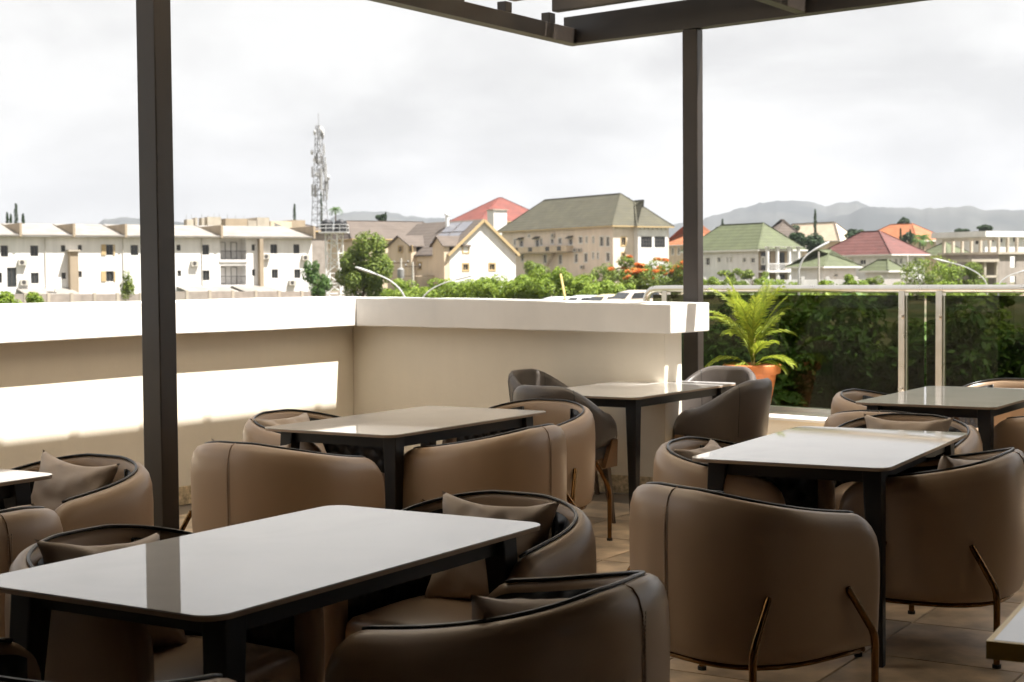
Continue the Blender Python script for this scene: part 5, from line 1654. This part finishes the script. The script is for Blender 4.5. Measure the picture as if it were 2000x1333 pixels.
for i, (px, Y, tp, w, bt, lab) in enumerate(((1532, 290, 430, 56, 470, 'dark tree behind the grey roof beside the brown villa'), (1590, 238, 452, 42, 500, 'dark cone-shaped tree between the green villa and brown roof'), (1558, 250, 448, 30, 490, 'dark tree over the right slope of the green villa'), (1765, 420, 425, 22, 445, 'round dark tree on the skyline above the orange roof'), (1926, 330, 437, 32, 456, 'dark tree above the white flat roof'), (1878, 330, 445, 24, 458, 'small dark shrub on the white flat roof line'), (1672, 290, 446, 34, 480, 'dark bushy tree left of the maroon roof'), (1775, 285, 455, 30, 485, 'dark tree in front of the orange roof'), (745, 300, 414, 22, 440, 'bushy dark tree above the long brown roof'), (1402, 290, 446, 26, 475, 'dark tree on the ridge left of the green villa'))):
    tree('dark_tree', lab, px, Y, tp, w, bt, 'leaf_cy', 1500, .6, group='dark trees on the skyline', clumps=12, seed=i + 50, trunk=.18)
for px, tp, bt, w, Y, lab in ((14, 417, 447, 7, 230, 'leftmost slender conifer above the white block'), (21, 420, 447, 6, 232, 'shortest conifer in the group at the far left'), (31, 400, 447, 11, 230, 'tallest conifer in the group at the far left'), (45, 419, 447, 8, 233, 'rightmost conifer in the group at the far left'), (575, 401, 440, 8, 250, 'lone slender conifer left of the telecom mast'), (627, 380, 445, 9, 320, 'tall conifer at the foot of the telecom mast'), (753, 416, 440, 6, 300, 'thin conifer above the long brown roof'), (1411, 430, 470, 8, 285, 'slender conifer left of the green villa'), (1592, 411, 455, 8, 238, 'thin tall conifer rising above the brown villa'), (1759, 448, 480, 6, 275, 'thin conifer against the orange roof'), (1778, 450, 482, 8, 275, 'thicker conifer against the orange roof')):
    cypress(lab, px, Y, tp, bt, w)
for px, tp, bt, w, Y, lab in ((655, 398, 424, 30, 300, 'bushy palm beside the telecom mast'), (1803, 452, 482, 44, 268, 'spreading palm below the orange roof'), (1797, 458, 484, 30, 262, 'second palm below the orange roof')):
    palm(lab, px, Y, tp, bt, w)
# large trees close behind the glass railing
GB = 'large trees seen through the tinted glass'
for i, (px, Y, tp, w, mt, lab) in enumerate(((1395, 21, 590, 330, 'leaf_dk', 'dark tree behind the potted palm and the glass'), (1520, 23, 586, 340, 'leaf_dk', 'dark tree behind the left glass panel'), (1640, 25, 588, 300, 'leaf', 'tree behind the glass left of the rail posts'), (1735, 21, 583, 300, 'leaf_dk', 'tree behind the pair of rail posts'), (1850, 23, 580, 320, 'leaf', 'tree behind the right glass panel'), (1960, 20, 578, 330, 'leaf_dk', 'dark tree behind the glass at the right edge'), (2080, 22, 575, 330, 'leaf', 'tree behind the glass beyond the right edge'))):
    tree('garden_tree', lab, px, Y, tp, w, 930, mt, 6500, .17, group=GB, clumps=34, k=.30, seed=i + 80, trunk=.13)

# ================================================================== STREET THINGS
def street_lamp(label, pole_px, top_py, head_px, head_py, Y, r=.06):
    a = at(pole_px, top_py, Y); h = at(head_px, head_py, Y)
    g_ = gz(a.x, Y)
    root = empty('street_lamp', (a.x, Y, g_)); tag(root, label, 'street lamp', 'street lamps beyond the parapet')
    pts = [Vector((0, 0, 0)), Vector((0, 0, (a.z - g_)))]
    p0, p3 = Vector((0, 0, a.z - g_)), Vector((h.x - a.x, 0, h.z - g_))
    for k in range(1, 9):
        t = k / 8
        c1 = p0 + Vector((0, 0, (p3.z - p0.z) * .75))
        c1 = p0 + Vector(((p3.x - p0.x) * .15, 0, (p3.z - p0.z) * .7))
        pts.append(p0 * (1 - t) ** 2 + c1 * 2 * t * (1 - t) + p3 * t * t)
    mb = MB(); mb.tube(pts, [r * 1.3, r] + [r * (1 - .05 * k) for k in range(8)], 8); mb.build('pole', M['galv'], root, True)
    d = (pts[-1] - pts[-2]).normalized()
    mb = MB(); e = pts[-1]
    mb.tube([e - d * .1, e + d * .1, e + d * .55, e + d * .75], [r * .9, r * 1.3, r * 1.45, r * .5], 8); mb.build('lamp_head', M['galv'], root, True, 50)
street_lamp('curved street lamp in front of the big round tree', 793, 590, 728, 534, 62, .040)
street_lamp('curved street lamp in front of the white gabled house', 821, 592, 893, 546, 66, .032)
street_lamp('large street lamp beside the columned porch of the green villa', 1560, 530, 1592, 488, 70, .045)
street_lamp('street lamp left of the concrete frame building', 1928, 558, 1850, 512, 80, .034)
street_lamp('street lamp at the foot of the concrete frame building', 1950, 560, 1992, 532, 80, .034)
for px, tp, Y, lab in ((783, 505, 132, 'concrete utility pole with a transformer, left of the pair'), (806, 512, 134, 'plain concrete utility pole, right of the pair'), (1772, 500, 150, 'concrete pole before the maroon villa'), (1599, 492, 170, 'thin pole behind the large street lamp')):
    a = at(px, tp, Y); g_ = gz(a.x, Y)
    root = empty('utility_pole', (a.x, Y, g_)); tag(root, lab, 'pole', 'utility poles')
    mb = MB(); mb.tube([(0, 0, 0), (0, 0, a.z - g_)], [.14, .09], 8); mb.build('pole_shaft', M['pole'], root, True, 50)
    if px < 900:
        mb = MB(); mb.bar((-.7, 0, a.z - g_ - .4), (.7, 0, a.z - g_ - .4), .1); mb.build('crossarm', M['bark'], root)
        for x in (-.6, 0, .6):
            mb = MB(); mb.lathe([(0, 0), (.06, 0), (.08, .08), (.04, .16), (0, .18)], 8, (x, 0, a.z - g_ - .34)); mb.build('insulator', M['dark_galv'], root)
    if px == 783:
        mb = MB(); mb.lathe([(0, 0), (.28, 0), (.3, .1), (.3, .75), (.2, .85), (0, .9)], 12, (0, -.4, a.z - g_ - 1.7)); mb.build('transformer', M['dark_galv'], root, True, 40)
a, b = at(1095, 536, 72), at(1119, 592, 70)
bp_ = empty('bamboo_pole', (b.x, b.y, gz(b.x, b.y))); tag(bp_, 'dry yellow bamboo pole leaning out of the thicket', 'pole')
mb = MB(); mb.tube([Vector((0, 0, 0)) + (b - a) * .7 * 0, a - b + Vector((0, 0, b.z - gz(b.x, b.y)))], [.07, .05], 8); mb.build('shaft', M['bamboo'], bp_, True)

# parked cars just visible over the back wall
def make_car(name, label, px, roof_py, Y, col, rz):
    mt = pmat('car_paint_' + name, col, .25, var=.02)
    a = at(px, roof_py, Y)
    g_ = a.z - 1.46
    root = empty('parked_car', (a.x, Y, g_), rz); tag(root, label, 'car', 'cars parked beyond the back wall')
    sec = [(-2.15, .45, .62, .72), (-2.05, .30, .86, .80), (-1.5, .25, .95, .86), (-.2, .22, .98, .88), (1.0, .22, .98, .88), (1.75, .25, .98, .86), (2.1, .30, .92, .80), (2.2, .45, .70, .70)]
    rows = []
    for x, z0, z1, w in sec:
        rows.append([(x, -w, z0 + .1), (x, -w * .98, (z0 + z1) / 2), (x, -w * .9, z1), (x, 0, z1 + .03), (x, w * .9, z1), (x, w * .98, (z0 + z1) / 2), (x, w, z0 + .1), (x, 0, z0)])
    mb = MB(); b0 = mb.grid(rows, closed=True); n = len(rows[0]); mb.f.append([b0 + k for k in range(n)]); e = b0 + (len(rows) - 1) * n; mb.f.append([e + k for k in range(n)])
    recalc(mb.build('body', mt, root, True, 50))
    rows = []
    for x, z, w in ((-1.35, .95, .78), (-.85, 1.34, .66), (-.2, 1.46, .63), (.6, 1.45, .63), (1.2, 1.33, .65), (1.75, .97, .76)):
        rows.append([(x, -w, .95), (x, -w * .97, z - .10), (x, -w * .82, z), (x, w * .82, z), (x, w * .97, z - .10), (x, w, .95)])
    mb = MB(); mb.grid(rows, flip=True); cb = recalc(mb.build('cabin', mt, root, True, 60))
    for x0, x1, zz0, zz1 in ((-.75, .02, 1.0, 1.33), (.10, 1.05, 1.0, 1.33)):
        for sg in (-1, 1):
            mb = MB(); mb.poly([(x0 - .25 * (x0 < 0), sg * .775, zz0), (x1 + .22 * (x1 > .5), sg * .775, zz0), (x1, sg * .70, zz1), (x0, sg * .70, zz1)]); mb.build('side_window', M['pane'], root)
    for xa, xb in ((-1.38, -.90), (1.78, 1.25)):
        mb = MB(); mb.poly([(xa, -.66, 1.0), (xa, .66, 1.0), (xb, .56, 1.33), (xb, -.56, 1.33)]); mb.build('windscreen', M['pane'], root)
    for x in (-1.35, 1.35):
        for sg in (-1, 1):
            mb = MB(); mb.tube([(x, sg * .70, .31), (x, sg * .90, .31)], .31, 16); w = mb.build('wheel', M['tank'], root, True, 40)
            mb = MB(); mb.tube([(x, sg * .895, .31), (x, sg * .91, .31)], .19, 12); mb.build('rim', M['galv'], w)
make_car('white', 'white parked car left of the bamboo pole foot', 1092, 580, 92, (.7, .7, .7), .6)
make_car('silver', 'silver parked car right of the bamboo pole foot', 1142, 577, 92, (.5, .52, .54), .6)
make_car('sand', 'sand-coloured parked car in the middle of the row', 1192, 575, 90, (.55, .45, .28), .62)
make_car('beige', 'beige parked car at the left end of the handrail', 1243, 567, 88, (.5, .43, .36), .6)

# ================================================================== AIR
hz = MB(); hz.box(-5200, 5200, -300, 5200, -9, 330)
hm = bpy.data.materials.new('haze')
hm.use_nodes = True
hm.node_tree.nodes.remove(hm.node_tree.nodes['Principled BSDF'])
pv = hm.node_tree.nodes.new('ShaderNodeVolumePrincipled')
pv.inputs['Color'].default_value = (0.80, 0.84, 0.92, 1)
pv.inputs['Density'].default_value = 0.00010
pv.inputs['Anisotropy'].default_value = 0.2
hm.node_tree.links.new(pv.outputs['Volume'], hm.node_tree.nodes['Material Output'].inputs['Volume'])
ho = hz.build('haze', hm)
tag(ho, kind='stuff')
